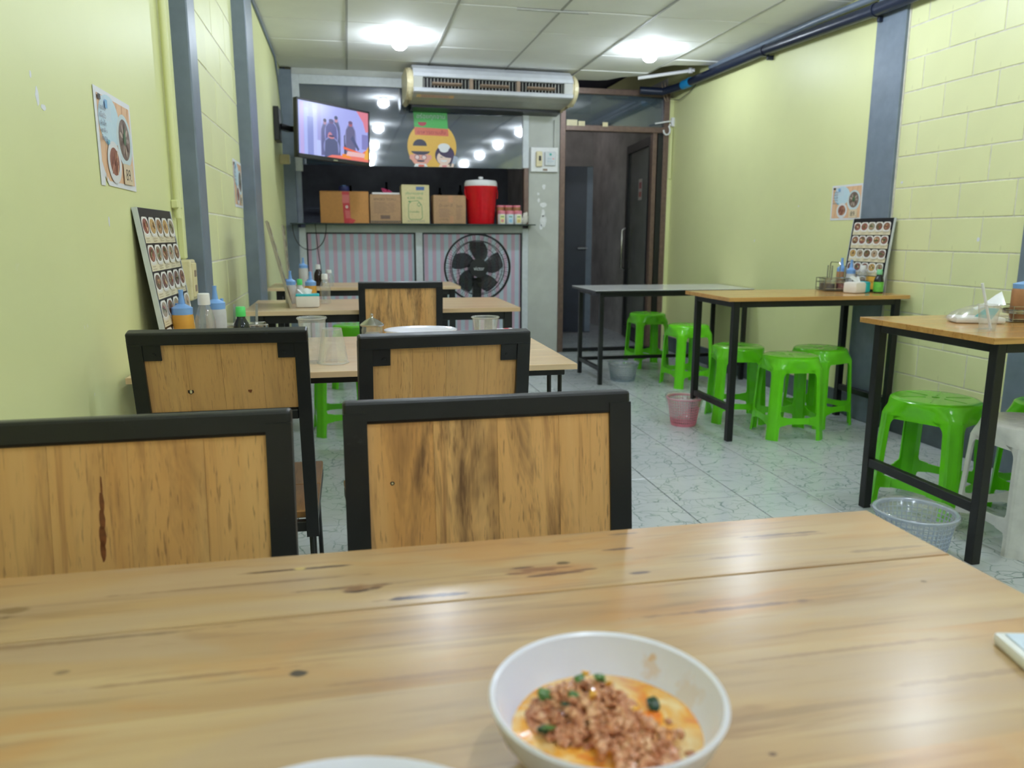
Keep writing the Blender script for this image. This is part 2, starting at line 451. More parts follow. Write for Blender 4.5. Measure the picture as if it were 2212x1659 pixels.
BR = srgb(70, 42, 34)
NT_SPOTS = [(-0.33+0.0, 0.652, 0.055, 0.004, srgb(96, 66, 36), 0.9), (-0.285, 0.664, 0.016, 0.006, srgb(120, 90, 50), 0.7),
    (0.0, 0.645, 0.018, 0.006, srgb(80, 52, 44), 0.9), (-0.01, 0.652, 0.05, 0.003, srgb(90, 60, 48), 0.7),
    (0.055, 0.621, 0.045, 0.004, srgb(74, 44, 36), 0.9), (0.165, 0.655, 0.022, 0.005, srgb(84, 50, 46), 0.85), (0.18, 0.643, 0.026, 0.004, srgb(74, 46, 44), 0.9), (0.19, 0.664, 0.008, 0.004, srgb(90, 70, 40), 0.9),
    (0.145, 0.650, 0.016, 0.003, srgb(84, 50, 46), 0.8), (-0.05, 0.700, 0.06, 0.0028, srgb(84, 54, 34), 0.85), (-0.055, 0.701, 0.007, 0.004, srgb(206, 178, 110), 0.9),
    (-0.045, 0.520, 0.007, 0.005, srgb(48, 36, 32), 0.95), (-0.40, 0.545, 0.006, 0.003, srgb(60, 44, 34), 0.8), (-0.21, 0.555, 0.007, 0.004, srgb(120, 92, 64), 0.8),
    (0.31, 0.548, 0.09, 0.0035, srgb(112, 80, 66), 0.75), (0.43, 0.688, 0.055, 0.003, srgb(96, 66, 60), 0.8), (0.43, 0.682, 0.06, 0.004, srgb(130, 96, 84), 0.5), (0.255, 0.629, 0.013, 0.003, srgb(80, 54, 54), 0.85),
    (0.36, 0.645, 0.03, 0.003, srgb(110, 82, 72), 0.6), (0.27, 0.722, 0.018, 0.003, srgb(90, 70, 66), 0.6), (0.255, 0.685, 0.02, 0.003, srgb(84, 60, 58), 0.75),
    (-0.08, 0.415, 0.006, 0.003, srgb(88, 64, 44), 0.8), (-0.24, 0.45, 0.02, 0.004, srgb(120, 92, 64), 0.6), (0.24, 0.372, 0.004, 0.003, srgb(80, 46, 36), 0.9), (0.50, 0.56, 0.004, 0.003, srgb(110, 80, 50), 0.8),
    (0.150, 0.661, 0.012, 0.0025, srgb(80, 48, 40), 0.9), (0.172, 0.652, 0.010, 0.0022, srgb(76, 46, 40), 0.9), (0.188, 0.655, 0.012, 0.002, srgb(76, 46, 40), 0.85), (0.160, 0.641, 0.012, 0.002, srgb(76, 46, 40), 0.85), (0.205, 0.646, 0.014, 0.0022, srgb(76, 46, 40), 0.85), (0.175, 0.652, 0.045, 0.012, srgb(176, 120, 72), 0.5),
    (-0.004, 0.650, 0.008, 0.003, srgb(70, 44, 36), 0.9), (0.012, 0.647, 0.008, 0.004, srgb(70, 44, 36), 0.9), (0.002, 0.643, 0.016, 0.002, srgb(60, 38, 32), 0.9), (0.0, 0.650, 0.022, 0.008, srgb(160, 116, 76), 0.6),
    (0.035, 0.6205, 0.018, 0.0026, srgb(60, 36, 32), 0.9), (0.075, 0.620, 0.022, 0.003, srgb(64, 38, 32), 0.9), (-0.365, 0.646, 0.06, 0.0022, srgb(96, 62, 36), 0.85), (-0.22, 0.60, 0.12, 0.0028, srgb(96, 66, 46), 0.6), (-0.10, 0.676, 0.13, 0.002, srgb(120, 84, 54), 0.5),
    (-0.12, 0.53, 0.09, 0.0025, srgb(128, 88, 58), 0.55), (-0.30, 0.50, 0.07, 0.003, srgb(128, 92, 62), 0.5), (0.05, 0.50, 0.09, 0.003, srgb(136, 100, 72), 0.45), (0.36, 0.47, 0.10, 0.003, srgb(138, 104, 76), 0.45), (0.44, 0.42, 0.09, 0.004, srgb(138, 106, 80), 0.4),
    (-0.30, 0.60, 0.10, 0.006, srgb(150, 112, 74), 0.5), (0.52, 0.632, 0.06, 0.004, srgb(120, 92, 76), 0.5)]
M['near_wood'] = wood('lacquered_table_wood', srgb(194, 163, 120), srgb(172, 134, 90), srgb(108, 76, 52), 'x', rough=0.36, rand=3.0, spots=NT_SPOTS, streak=0.85, coat=0.35, fine=0.9, patch=0.7)
M['table_wood'] = wood('pale_table_wood', srgb(230, 202, 166), srgb(218, 182, 140), srgb(172, 134, 96), 'x', rough=0.3, rand=9.0, streak=0.4, coat=0.3, rvar=0.05)
M['orange_wood'] = wood('varnished_table_wood', srgb(210, 160, 92), srgb(190, 134, 70), srgb(134, 86, 46), 'x', rough=0.22, rand=9.0, streak=0.45, coat=0.5, rvar=0.07)
M['chair_dark'] = wood('stained_chair_wood', srgb(234, 186, 124), srgb(216, 158, 94), srgb(136, 86, 50), 'z', stain=0.8, stain_col=srgb(104, 72, 46), rough=0.4, rand=7.0, streak=0.7, rvar=0.02, grain=1.4)
M['chair_gold'] = wood('golden_chair_wood', srgb(228, 180, 116), srgb(212, 156, 92), srgb(144, 94, 54), 'z', stain=0.4, stain_col=srgb(122, 88, 58), rough=0.4, rand=7.0, streak=0.5, rvar=0.02, grain=1.4)
M['chair_plain'] = wood('plain_chair_wood', srgb(220, 172, 112), srgb(208, 156, 96), srgb(150, 102, 60), 'z', stain=0.2, stain_col=srgb(116, 92, 60), rough=0.42, rand=7.0, streak=0.3, rvar=0.03, grain=1.2)
M['seat_wood'] = wood('seat_wood', srgb(190, 140, 86), srgb(162, 112, 64), srgb(100, 66, 40), 'y', stain=0.4, stain_col=srgb(90, 64, 42), rough=0.35, rand=7.0, rvar=0.12)
M['laminate'] = simple('white_laminate', srgb(240, 240, 243), 0.12, var=0.03, vscale=4)

# ------------------------------------------------------------------ flat print tool
_text_cache = {}
def text_polys(txt):
    if txt in _text_cache: return _text_cache[txt]
    cu = bpy.data.curves.new('t', 'FONT'); cu.body = txt; cu.size = 1.0; cu.resolution_u = 2
    o = bpy.data.objects.new('t', cu); COL.objects.link(o)
    dg = bpy.context.evaluated_depsgraph_get()
    me = bpy.data.meshes.new_from_object(o.evaluated_get(dg))
    vs = [(v.co.x, v.co.y) for v in me.vertices]; fs = [tuple(p.vertices) for p in me.polygons]
    bpy.data.objects.remove(o); bpy.data.curves.remove(cu); bpy.data.meshes.remove(me)
    if vs:
        x0 = min(v[0] for v in vs); x1 = max(v[0] for v in vs); y0 = min(v[1] for v in vs); y1 = max(v[1] for v in vs)
        W = max(1e-6, x1-x0); H = max(1e-6, y1-y0)
        vs = [((x-x0)/W, (y-y0)/H) for x, y in vs]
    _text_cache[txt] = (vs, fs); return vs, fs

class Print:
    """coloured flat shapes in a local (u right, v up) plane; each layer is printed a hair in front of the last"""
    def __init__(s): s.v = []; s.f = []; s.c = []; s.k = 0
    def poly(s, pts, col):
        n = len(s.v); s.k += 1
        s.v += [(u, v, 0.00008*s.k) for u, v in pts]; s.f.append(tuple(range(n, n+len(pts)))); s.c.append(col); return s
    def rect(s, u0, u1, v0, v1, col): return s.poly([(u0, v0), (u1, v0), (u1, v1), (u0, v1)], col)
    def ell(s, u, v, a, b, col, n=24, t0=0, t1=2*PI, rot=0.0):
        P = []
        for i in range(n):
            t = t0+(t1-t0)*i/(n if abs(t1-t0-2*PI) < 1e-6 else n-1)
            x = a*math.cos(t); y = b*math.sin(t)
            P.append((u+x*math.cos(rot)-y*math.sin(rot), v+x*math.sin(rot)+y*math.cos(rot)))
        return s.poly(P, col)
    def line(s, u0, v0, u1, v1, w, col):
        dx, dy = u1-u0, v1-v0; l = math.hypot(dx, dy) or 1; nx, ny = -dy/l*w/2, dx/l*w/2
        return s.poly([(u0+nx, v0+ny), (u1+nx, v1+ny), (u1-nx, v1-ny), (u0-nx, v0-ny)], col)
    def text(s, txt, u0, u1, v0, v1, col):
        vs, fs = text_polys(txt); s.k += 1; n = len(s.v)
        s.v += [(u0+x*(u1-u0), v0+y*(v1-v0), 0.00008*s.k) for x, y in vs]
        for f in fs: s.f.append(tuple(n+i for i in f)); s.c.append(col)
        return s
    def build(s, name, mat, parent, frame):
        """frame = (origin, u axis, v axis) in parent space"""
        o0, U, V = (Vector(q) for q in frame); U.normalize(); V.normalize(); W = U.cross(V)
        me = bpy.data.meshes.new(name)
        me.from_pydata([tuple(o0+U*a+V*b+W*c) for a, b, c in s.v], [], s.f)
        at = me.color_attributes.new('Col', 'FLOAT_COLOR', 'CORNER')
        i = 0
        for p, col in zip(me.polygons, s.c):
            for _ in p.loop_indices: at.data[i].color = col; i += 1
        me.materials.append(mat)
        o = bpy.data.objects.new(name, me); COL.objects.link(o); o.parent = parent
        return o

# ================================================================== ROOM SHELL
XL, XR, YB, YF, ZC = -0.50, 2.95, 6.92, -2.4, 2.42
floor = MB().bx(XL-0.1, XR+0.1, YF, 9.4, -0.12, -0.005).build('floor', M['grout']); floor['kind'] = 'structure'
# floor tiles: one object each, the mesh shared
def tile_mesh(w, d):
    m = MB().box((0, 0, -0.005), (w-0.005, d-0.005, 0.01), None, 0.0012)
    return m.mesh('tile', M['tile'])
_tiles = {}
x = 1.5754-0.3*7
xs = []
while x < XR:
    a, b2 = max(x, XL), min(x+0.3, XR)
    if b2-a > 0.02: xs.append((a, b2))
    x += 0.3
nt_ = 0
y = 3.119-0.3*8
while y < YB-0.01:
    y1 = min(y+0.3, YB)
    for a, b2 in xs:
        k = (round(b2-a, 4), round(y1-y, 4))
        if k not in _tiles: _tiles[k] = tile_mesh(*k)
        o = bpy.data.objects.new('tile', _tiles[k]); COL.objects.link(o); o.parent = floor
        o.location = ((a+b2)/2, (y+y1)/2, 0.0); nt_ += 1
    y += 0.3
MB().bx(XL, XR, YF+0.02, 3.119-0.3*8-0.002, -0.006, 0).build('tiled_surface', M['tile'], floor)
MB().bx(1.90, XR, YB+0.05, 9.3, -0.006, 0).build('corridor_floor', M['tile'], floor)

# ceiling: slab, boards, strips
ceil = MB().bx(XL-0.1, XR+0.1, YF, 9.4, ZC+0.32, ZC+0.40).build('ceiling', M['void']); ceil['kind'] = 'structure'
cx = [XL, 0.045, 0.69, 1.325, 1.93, 2.53, XR]
cy = [YF, -1.1, -0.56, -0.02, 0.52, 1.06, 1.60, 2.15, 2.69, 3.24, 3.78, 4.325, 4.865, 5.40, 5.94, 6.46, YB]
def board_mesh(w, d): return MB().box((0, 0, 0.006), (w-0.008, d-0.007, 0.012), None, 0.002).mesh('board', M['ceiling'])
_b = {}
rng = random.Random(3)
for j in range(len(cy)-1):
    for i in range(len(cx)-1):
        w, d = round(cx[i+1]-cx[i], 4), round(cy[j+1]-cy[j], 4)
        if i == 5 and cy[j] > 5.9: continue          # boards missing in the far right corner
        if i in (4,) and cy[j] > 6.4: continue
        if (w, d) not in _b: _b[(w, d)] = board_mesh(w, d)
        o = bpy.data.objects.new('board', _b[(w, d)]); COL.objects.link(o); o.parent = ceil
        o.location = ((cx[i]+cx[i+1])/2, (cy[j]+cy[j+1])/2, ZC+rng.uniform(-0.001, 0.002))
        o.rotation_euler = (rng.uniform(-0.003, 0.003), rng.uniform(-0.004, 0.004), 0)
# broken corner board left hanging half in place
MB().prism([(1.935, 6.465), (2.53, 6.465), (2.50, 6.56), (2.36, 6.66), (2.28, 6.80), (2.2, 6.84), (1.935, 6.86)], 'z', ZC-0.006, ZC+0.006).build('board', M['ceiling'], ceil)
MB().prism([(2.535, 5.945), (2.94, 5.945), (2.94, 6.05), (2.6, 6.12), (2.535, 6.2)], 'z', ZC-0.006, ZC+0.006).build('board', M['ceiling'], ceil)
for xx in cx[1:-1]:
    MB().bx(xx-0.007, xx+0.007, YF, 6.46 if xx > 1.9 else YB-0.05, ZC-0.004, ZC-0.001).build('strip', M['grid'], ceil)
MB().bx(1.05, 1.50, 4.858, 4.872, ZC-0.012, ZC-0.002).build('strip', M['grid'], ceil)

# left wall
wl = MB()
wl.bx(XL-0.12, XL, YF, 2.605, 0, ZC+0.3).bx(XL-0.12, XL, 4.40, 9.4, 0, ZC+0.3).bx(XL-0.12, XL-0.005, 2.6, 4.42, 0, ZC+0.3)
wall_left = wl.build('wall_left', M['wall']); wall_left['kind'] = 'structure'
mo = MB().bx(XL-0.02, XL-0.0022, 2.72, 4.12, 0.0, ZC).build('mortar', M['mortar'], wall_left)
_bk = {}
def brick(parent, xface, y0, y1, z0, z1, side):
    k = (round(y1-y0, 3), round(z1-z0, 3), side)
    if k not in _bk:
        _bk[k] = MB().box((0, 0, 0), (0.02, y1-y0, z1-z0), None, 0.0016).mesh('brick', M['brick'])
    o = bpy.data.objects.new('brick', _bk[k]); COL.objects.link(o); o.parent = parent
    o.location = (xface - side*0.01 + rng.uniform(-0.0008, 0.0008), (y0+y1)/2, (z0+z1)/2)
    return o
rowsL = [0.0, 0.08, 0.258, 0.436, 0.612, 0.787, 0.972, 1.151, 1.330, 1.507, 1.685, 1.851, 2.03, 2.21, ZC]
for r in range(len(rowsL)-1):
    off = 0.0 if r % 2 else 0.18
    y = 2.73-off
    while y < 4.10:
        a, b2 = max(y, 2.73), min(y+0.36, 4.10)
        if b2-a > 0.03: brick(wall_left, XL, a+0.003, b2-0.003, rowsL[r]+0.0028, rowsL[r+1]-0.0028, 1)
        y += 0.36

# right wall
wr = MB().bx(XR, XR+0.12, 4.06, 9.4, 0, ZC+0.3).bx(XR, XR+0.12, YF, 2.70, 0, ZC+0.3).bx(XR+0.006, XR+0.12, 2.69, 4.07, 0, ZC+0.3)
wall_right = wr.build('wall_right', M['wall']); wall_right['kind'] = 'structure'
MB().bx(XR+0.0026, XR+0.03, 2.92, 3.83, 0.0, ZC).build('mortar', M['mortar'], wall_right)
MB().bx(XR-0.003, XR+0.004, 3.821, 3.831, 0.18, ZC).build('mortar', M['mortar'], wall_right)
z = 0.833-0.1655*4
k = 0
while z < ZC-0.02:
    z0 = max(z, 0.185); z1 = min(z+0.1655, ZC)
    ys = [3.857, 3.522, 3.188, 2.93] if (k % 2) else [3.687, 3.351, 3.015, 2.93]
    # k counted from the row z 0.171; rows with joints at 3.52 / 3.19 alternate with 3.69 / 3.35
    edges = sorted(set([3.822]+[q for q in ys if q < 3.80]+[2.93]))
    for a, b2 in zip(edges, edges[1:]):
        brick(wall_right, XR, a+0.0035, b2-0.0035, z0+0.0035, z1-0.0035, -1)
    z += 0.1655; k += 1

# columns (trim)
def strct(o): o['kind'] = 'structure'; return o
strct(MB().bx(XL-0.01, -0.443, 2.605, 2.735, 0, ZC+0.01, 0.004).build('trim_1', M['column']))
strct(MB().bx(XL-0.01, -0.437, 4.10, 4.40, 0, ZC+0.01, 0.004).build('trim_2', M['column']))
strct(MB().bx(XR-0.02, XR+0.02, 3.83, 4.07, 0, ZC+0.01, 0.003).build('trim_3', M['column']))
strct(MB().bx(XR-0.02, XR+0.02, 2.70, 2.935, 0, ZC+0.01, 0.003).build('trim_4', M['column']))
strct(MB().bx(XL-0.01, -0.405, YB-0.05, YB+0.05, 0, 2.40, 0.003).build('trim_5', M['column']))
bb = MB().bx(XR-0.012, XR+0.01, 2.93, 3.83, 0.0, 0.185, 0.003).bx(XR-0.012, XR+0.01, 4.07, YB, 0.0, 0.14, 0.003)
strct(bb.build('baseboard_right', M['dado']))
strct(MB().bx(XL-0.01, XL+0.006, YF, 2.6, 0.0, 0.14, 0.003).bx(XL-0.01, XL+0.006, 4.4, YB-0.05, 0.0, 0.14, 0.003).build('baseboard_left', M['dado']))
strct(MB().bx(XL-0.1, XR+0.1, YF-0.1, YF, 0, ZC+0.3).build('wall_front', M['pillar']))

# back wall: pillar, jamb, kitchen and corridor shells
wb = MB().bx(1.60, 1.885, YB-0.02, YB+0.16, 0, ZC+0.02, 0.003)
wall_back = strct(wb.build('wall_back', M['pillar']))
MB().bx(2.915, XR+0.005, YB-0.03, YB+0.12, 0, 2.30, 0.003).build('jamb', M['wall'], wall_back)
pp = MB()
def blob(cx_, cz_, w, h, seed):
    r = random.Random(seed); n = 14; pts = []
    for i in range(n):
        t = 2*PI*i/n; q = r.uniform(0.75, 1.1)
        pts.append((cx_+w*q*math.cos(t), cz_+h*q*math.sin(t)))
    return pts
for c in [(1.742, 1.503, 0.017, 0.024, 1), (1.690, 1.44, 0.011, 0.013, 2), (1.695, 1.385, 0.013, 0.02, 3), (1.742, 1.345, 0.034, 0.026, 4), (1.737, 1.27, 0.017, 0.035, 5), (1.738, 1.205, 0.030, 0.060, 6), (1.718, 1.15, 0.015, 0.03, 7)]:
    pp.prism(blob(*c), 'y', YB-0.0213, YB-0.0195)
pp.build('peeled_paint', M['peel'], wall_back)
# wall continuing above and closing the side of the kitchen / corridor
strct(MB().bx(1.78, 1.90, YB+0.16, 9.3, 0, 2.5).build('wall_corridor', M['corridor']))
strct(MB().bx(1.78, XR+0.1, 9.25, 9.35, 0, 2.5).build('wall_corridor_end', M['corridor']))
strct(MB().bx(XR-0.005, XR+0.01, YB+0.12, 9.3, 0, 2.5).build('wall_corridor_right', M['corridor']))
kit = MB().bx(XL-0.02, 1.80, 8.7, 8.8, 0, 2.5).bx(XL-0.02, XL+0.02, YB+0.1, 8.8, 0, 2.5)
kitchen = strct(kit.build('wall_kitchen', M['dark_room']))

# ------------------------------------------------------------------ serving hatch and counter front (window_1)
win = empty('window_1', (0, YB, 0), kind='structure')
fr = M['alu']
def fbar(x0, x1, z0, z1, mat=None, y0=-0.03, y1=0.03, name='frame_bar'):
    return MB().bx(x0, x1, y0, y1, z0, z1, 0.003).build(name, mat or fr, win)
fbar(-0.405, -0.345, 1.60, 2.37)
fbar(-0.405, -0.345, 0.0, 1.135)
fbar(-0.405, 1.60, 2.372, 2.44, M['pillar'], -0.01, 0.03, 'head_filler')
fbar(-0.345, 1.60, 2.295, 2.37)
fbar(1.545, 1.60, 1.66, 2.295)
fbar(1.545, 1.60, 0.0, 1.135)
fbar(-0.345, 1.545, 1.095, 1.16, M['alu_dirty'])
fbar(0.585, 0.645, 0.0, 1.095)
fbar(-0.345, 1.545, 0.0, 0.07)
fbar(-0.405, -0.36, 1.16, 1.60, M['dark_room'])
fbar(1.556, 1.60, 1.16, 1.66, M['bronze'])
MB().bx(-0.345, 1.545, -0.006, 0.004, 1.655, 2.295).build('pane', M['film_glass'], win)
for a, b2 in ((-0.345, 0.585), (0.645, 1.545)):
    MB().bx(a+0.012, b2-0.012, 0.006, 0.012, 0.07, 1.09).build('striped_panel', M['stripes'], win)
    g = MB().bx(a, b2, -0.004, 0.02, 1.083, 1.095).bx(a, a+0.012, -0.004, 0.02, 0.07, 1.083).bx(b2-0.012, b2, -0.004, 0.02, 0.07, 1.083)
    g.build('gasket', M['blackplastic'], win)
MB().bx(-0.46, 1.63, -0.19, 0.03, 1.160, 1.170, 0.002).build('shelf', M['shelf_glass'], win)
# restaurant logo stuck on the tinted pane
lg = Print()
G = srgb(84, 190, 96); OR = srgb(226, 118, 96); YE = srgb(240, 190, 84); SK = srgb(238, 168, 152); SK2 = srgb(244, 216, 204); HA = srgb(66, 48, 84); WH = srgb(240, 240, 245); DK = srgb(62, 58, 82)
_c = [(0.745+0.212*math.cos(2*PI*i/48), 1.825+0.212*math.sin(2*PI*i/48)) for i in range(48)]
lg.poly([(u, max(v, 1.657)) for u, v in _c], YE)
lg.poly([(0.595, 1.985), (0.885, 1.975), (0.89, 1.915), (0.60, 1.92)], OR)
lg.poly([(0.588, 2.115), (0.878, 2.108), (0.885, 1.975), (0.595, 1.985)], G)
lg.text('อร่อยทุกจาน', 0.615, 0.86, 2.045, 2.10, srgb(206, 224, 214))
lg.text('อาหารตามสั่ง', 0.62, 0.865, 1.930, 1.965, srgb(176, 60, 66))
lg.ell(0.663, 2.02, 0.036, 0.026, srgb(190, 60, 80), 16, PI, 2*PI)
lg.rect(0.627, 0.699, 2.018, 2.026, srgb(190, 60, 80))
# man with bowler hat
lg.ell(0.645, 1.725, 0.078, 0.062, SK); lg.ell(0.565, 1.735, 0.016, 0.022, SK); lg.ell(0.725, 1.735, 0.016, 0.022, SK)
lg.ell(0.645, 1.785, 0.08, 0.03, DK, 20, PI, 2*PI); lg.ell(0.64, 1.815, 0.078, 0.026, YE); lg.ell(0.64, 1.83, 0.060, 0.055, DK, 20, 0, PI)
lg.ell(0.615, 1.735, 0.022, 0.022, srgb(150, 90, 110)); lg.ell(0.615, 1.735, 0.017, 0.017, srgb(246, 220, 220)); lg.ell(0.675, 1.735, 0.022, 0.022, srgb(150, 90, 110)); lg.ell(0.675, 1.735, 0.017, 0.017, srgb(246, 220, 220))
lg.ell(0.645, 1.704, 0.034, 0.008, DK)
lg.poly([(0.585, 1.657), (0.705, 1.657), (0.69, 1.682), (0.60, 1.682)], WH); lg.rect(0.625, 0.675, 1.657, 1.675, srgb(236, 120, 100))
# woman in chef cap holding a cleaver
lg.ell(0.855, 1.755, 0.085, 0.085, HA); lg.ell(0.847, 1.732, 0.062, 0.058, SK2); lg.ell(0.865, 1.765, 0.062, 0.026, HA, 20, 0, 2*PI, -0.3)
lg.ell(0.848, 1.825, 0.052, 0.03, WH); lg.ell(0.848, 1.805, 0.04, 0.026, WH)
lg.ell(0.845, 1.715, 0.030, 0.015, WH, 16, PI, 2*PI); lg.line(0.815, 1.742, 0.835, 1.738, 0.005, DK); lg.line(0.86, 1.738, 0.88, 1.742, 0.005, DK)
lg.poly([(0.80, 1.657), (0.905, 1.657), (0.885, 1.682), (0.815, 1.682)], SK2); lg.rect(0.83, 0.87, 1.657, 1.672, srgb(230, 150, 150))
lg.poly([(0.915, 1.69), (0.945, 1.68), (0.972, 1.74), (0.935, 1.755)], srgb(176, 186, 206))
lg.poly([(0.905, 1.657), (0.93, 1.657), (0.935, 1.685), (0.915, 1.69)], SK2)
lgo = lg.build('logo_sticker', M['print'], win, ((0, -0.0065, 0), (1, 0, 0), (0, 0, 1)))

# dim kitchen behind the hatch
kc = empty('kitchen_counter', (0.6, 8.2, 0), label='dark kitchen counter behind the serving hatch, in the unlit room', cat='counter')
MB().bx(-1.0, 1.1, -0.3, 0.3, 0.86, 0.92, 0.004).build('worktop', M['dark_room'], kc)
MB().bx(-1.0, 1.1, -0.26, 0.28, 0.0, 0.86).build('cabinet', M['navy'], kc)
for i, (xx, hh) in enumerate([(-0.25, 0.55), (0.25, 0.62), (0.75, 0.5)]):
    MB().bx(xx-0.012, xx+0.012, 0.2, 0.224, 0.92, 0.92+hh).build('upright', M['steel'], kc)
MB().bx(-0.98, 1.08, 0.1, 0.28, 1.33, 1.35).build('rack_shelf', M['dark_room'], kc)
for i, (xx, hh, lb) in enumerate([(0.05, 0.23, 'slim dark bottle on the kitchen rack above the red ribbon box'), (0.42, 0.27, 'tall dark bottle on the kitchen rack above the pink bag'), (0.98, 0.22, 'dark bottle on the kitchen rack behind the smaller brown carton'), (1.20, 0.25, 'dark bottle on the kitchen rack beside the red cooler')]):
    o = MB().lathe([(0, 0), (0.032, 0.002), (0.032, hh*0.6), (0.012, hh*0.8), (0.012, hh), (0, hh)], 12).build('bottle', M['soy_green'], smooth=True)
    o.location = (xx, 8.40, 1.35); tag(o, lb, 'bottle')

# ------------------------------------------------------------------ door_1 with transom, corridor doors
door = empty('door_1', (0, YB, 0), kind='structure')
bz = M['bronze']
MB().bx(1.885, 1.935, -0.03, 0.05, 0, 2.36, 0.003).build('jamb', bz, door)
MB().bx(2.865, 2.915, -0.03, 0.05, 0, 2.36, 0.003).build('jamb', bz, door)
MB().bx(1.935, 2.865, -0.03, 0.05, 1.995, 2.045, 0.003).build('transom_bar', bz, door)
MB().bx(1.935, 2.865, -0.03, 0.05, 2.31, 2.36, 0.003).build('head_bar', bz, door)
MB().bx(2.765, 2.805, -0.025, 0.04, 0.02, 1.995, 0.003).build('mullion', bz, door)
MB().bx(2.815, 2.865, -0.02, 0.02, 0.02, 1.995).build('track', M['blackplastic'], door)
MB().bx(1.935, 2.865, -0.03, 0.03, 0.0, 0.03).build('sill', M['blackplastic'], door)
MB().bx(1.935, 2.865, 0.004, 0.010, 2.045, 2.31).build('transom_pane', M['transom_glass'], door)
sc = MB()
for (xx, ww) in ((1.99, 0.05), (2.08, 0.03), (2.30, 0.025)):
    sc.bx(xx-ww, xx+ww, -0.034, -0.029, 2.035, 2.06+ww*0.5)
sc.build('tape_scrap', M['cream'], door)
d2 = empty('door_2', (2.80, YB+0.06, 0), rz=math.radians(84), kind='structure')      # glazed leaf swung into the corridor
MB().bx(0, 0.07, -0.02, 0.02, 0.02, 1.98, 0.002).build('stile', M['blackplastic'], d2)
MB().bx(0.83, 0.90, -0.02, 0.02, 0.02, 1.98, 0.002).build('stile', M['blackplastic'], d2)
MB().bx(0.07, 0.83, -0.02, 0.02, 1.90, 1.98, 0.002).build('rail', M['blackplastic'], d2)
MB().bx(0.07, 0.83, -0.02, 0.02, 0.02, 0.14, 0.002).build('rail', M['blackplastic'], d2)
MB().bx(0.07, 0.83, -0.004, 0.004, 0.14, 1.90).build('pane', M['glass'], d2)
MB().tube([(0.865, 0.02, 0.72), (0.865, 0.055, 0.74), (0.865, 0.055, 1.13), (0.865, 0.02, 1.15)], 0.012).build('pull_handle', M['steel'], d2, True)
st_ = Print(); st_.rect(0, 0.13, 0, 0.20, srgb(206, 196, 190)); st_.rect(0.02, 0.11, 0.03, 0.08, srgb(190, 110, 100)); st_.rect(0.02, 0.11, 0.11, 0.17, srgb(170, 90, 90))
st_.build('door_sticker', M['print'], d2, ((0.45, 0.0045, 1.42), (-1, 0, 0), (0, 0, 1)))
d3 = empty('door_3', (1.90, 8.33, 0), rz=math.radians(-14), kind='structure')
MB().bx(0.0, 0.72, -0.02, 0.02, 0.02, 1.80, 0.002).build('leaf', M['navy'], d3)
MB().bx(0.66, 0.722, -0.024, -0.018, 0.03, 1.79).build('edge_strip', M['column'], d3)
MB().tube([(0.67, -0.02, 0.94), (0.67, -0.06, 0.94), (0.57, -0.065, 0.94)], 0.011).build('lever_handle', M['chrome'], d3, True)

# ================================================================== CEILING BULBS
for i, (xx, yy) in enumerate(BULBS):
    fr_ = 'left' if i % 2 == 0 else 'right'
    rank = ['farthest', 'second farthest', 'third', 'fourth', 'nearest the street'][i//2]
    o = empty('ceiling_bulb', (xx, yy, ZC), label='round white LED bulb, %s in the %s row of the ceiling' % (rank, fr_) if i > 1 else ('glowing LED bulb in the ceiling in front of the air conditioner' if i == 0 else 'glowing LED bulb in the ceiling before the corridor door'), cat='lamp', group='ceiling bulbs')
    MB().lathe([(0.0, -0.001), (0.042, -0.001), (0.042, -0.022), (0.034, -0.026)], 20).build('socket', M['white'], o, True)
    MB().lathe([(0.034, -0.024), (0.047, -0.038), (0.052, -0.055), (0.046, -0.075), (0.028, -0.09), (0, -0.095)], 16).build('globe', M['bulb_glass'], o, True)

# ================================================================== TABLES
def planks_x(parent, x0, x1, ys, ztop, th, mat, bev=0.0015, gap=0.0008, open_joints=None):
    for i, (a, b2) in enumerate(zip(ys, ys[1:])):
        ga = gap if open_joints is None or i in open_joints else 0.0
        gb = gap if open_joints is None or i+1 in open_joints else 0.0
        o = MB().bx(x0, x1, a+ga, b2-gb, ztop-th, ztop)
        es = [e for e in o.bm.edges if all(v.co.z > ztop-1e-5 for v in e.verts)]
        ja = ga > 0 or i == 0; jb = gb > 0 or i == len(ys)-2
        es = [e for e in es if not (all(abs(v.co.y-(a+ga)) < 1e-5 for v in e.verts) and not ja) and not (all(abs(v.co.y-(b2-gb)) < 1e-5 for v in e.verts) and not jb)]
        bmesh.ops.bevel(o.bm, geom=es, offset=bev, segments=2, affect='EDGES', profile=0.5)
        o.build('plank', mat, parent)
def hairpin(parent, top, spread, foot, r=0.0055):
    """one hairpin leg: a bent rod, two uprights meeting at the foot"""
    (tx, ty, tz) = top; (sx, sy) = spread; (fx, fy) = foot
    pts = [(tx-sx, ty-sy, tz), (fx-0.012*(1 if sx >= 0 else -1), fy-0.006, 0.02), (fx, fy, 0.006), (fx+0.012*(1 if sx >= 0 else -1), fy+0.006, 0.02), (tx+sx, ty+sy, tz)]
    return MB().tube(pts, r, 8).build('leg', M['black'], parent, True)
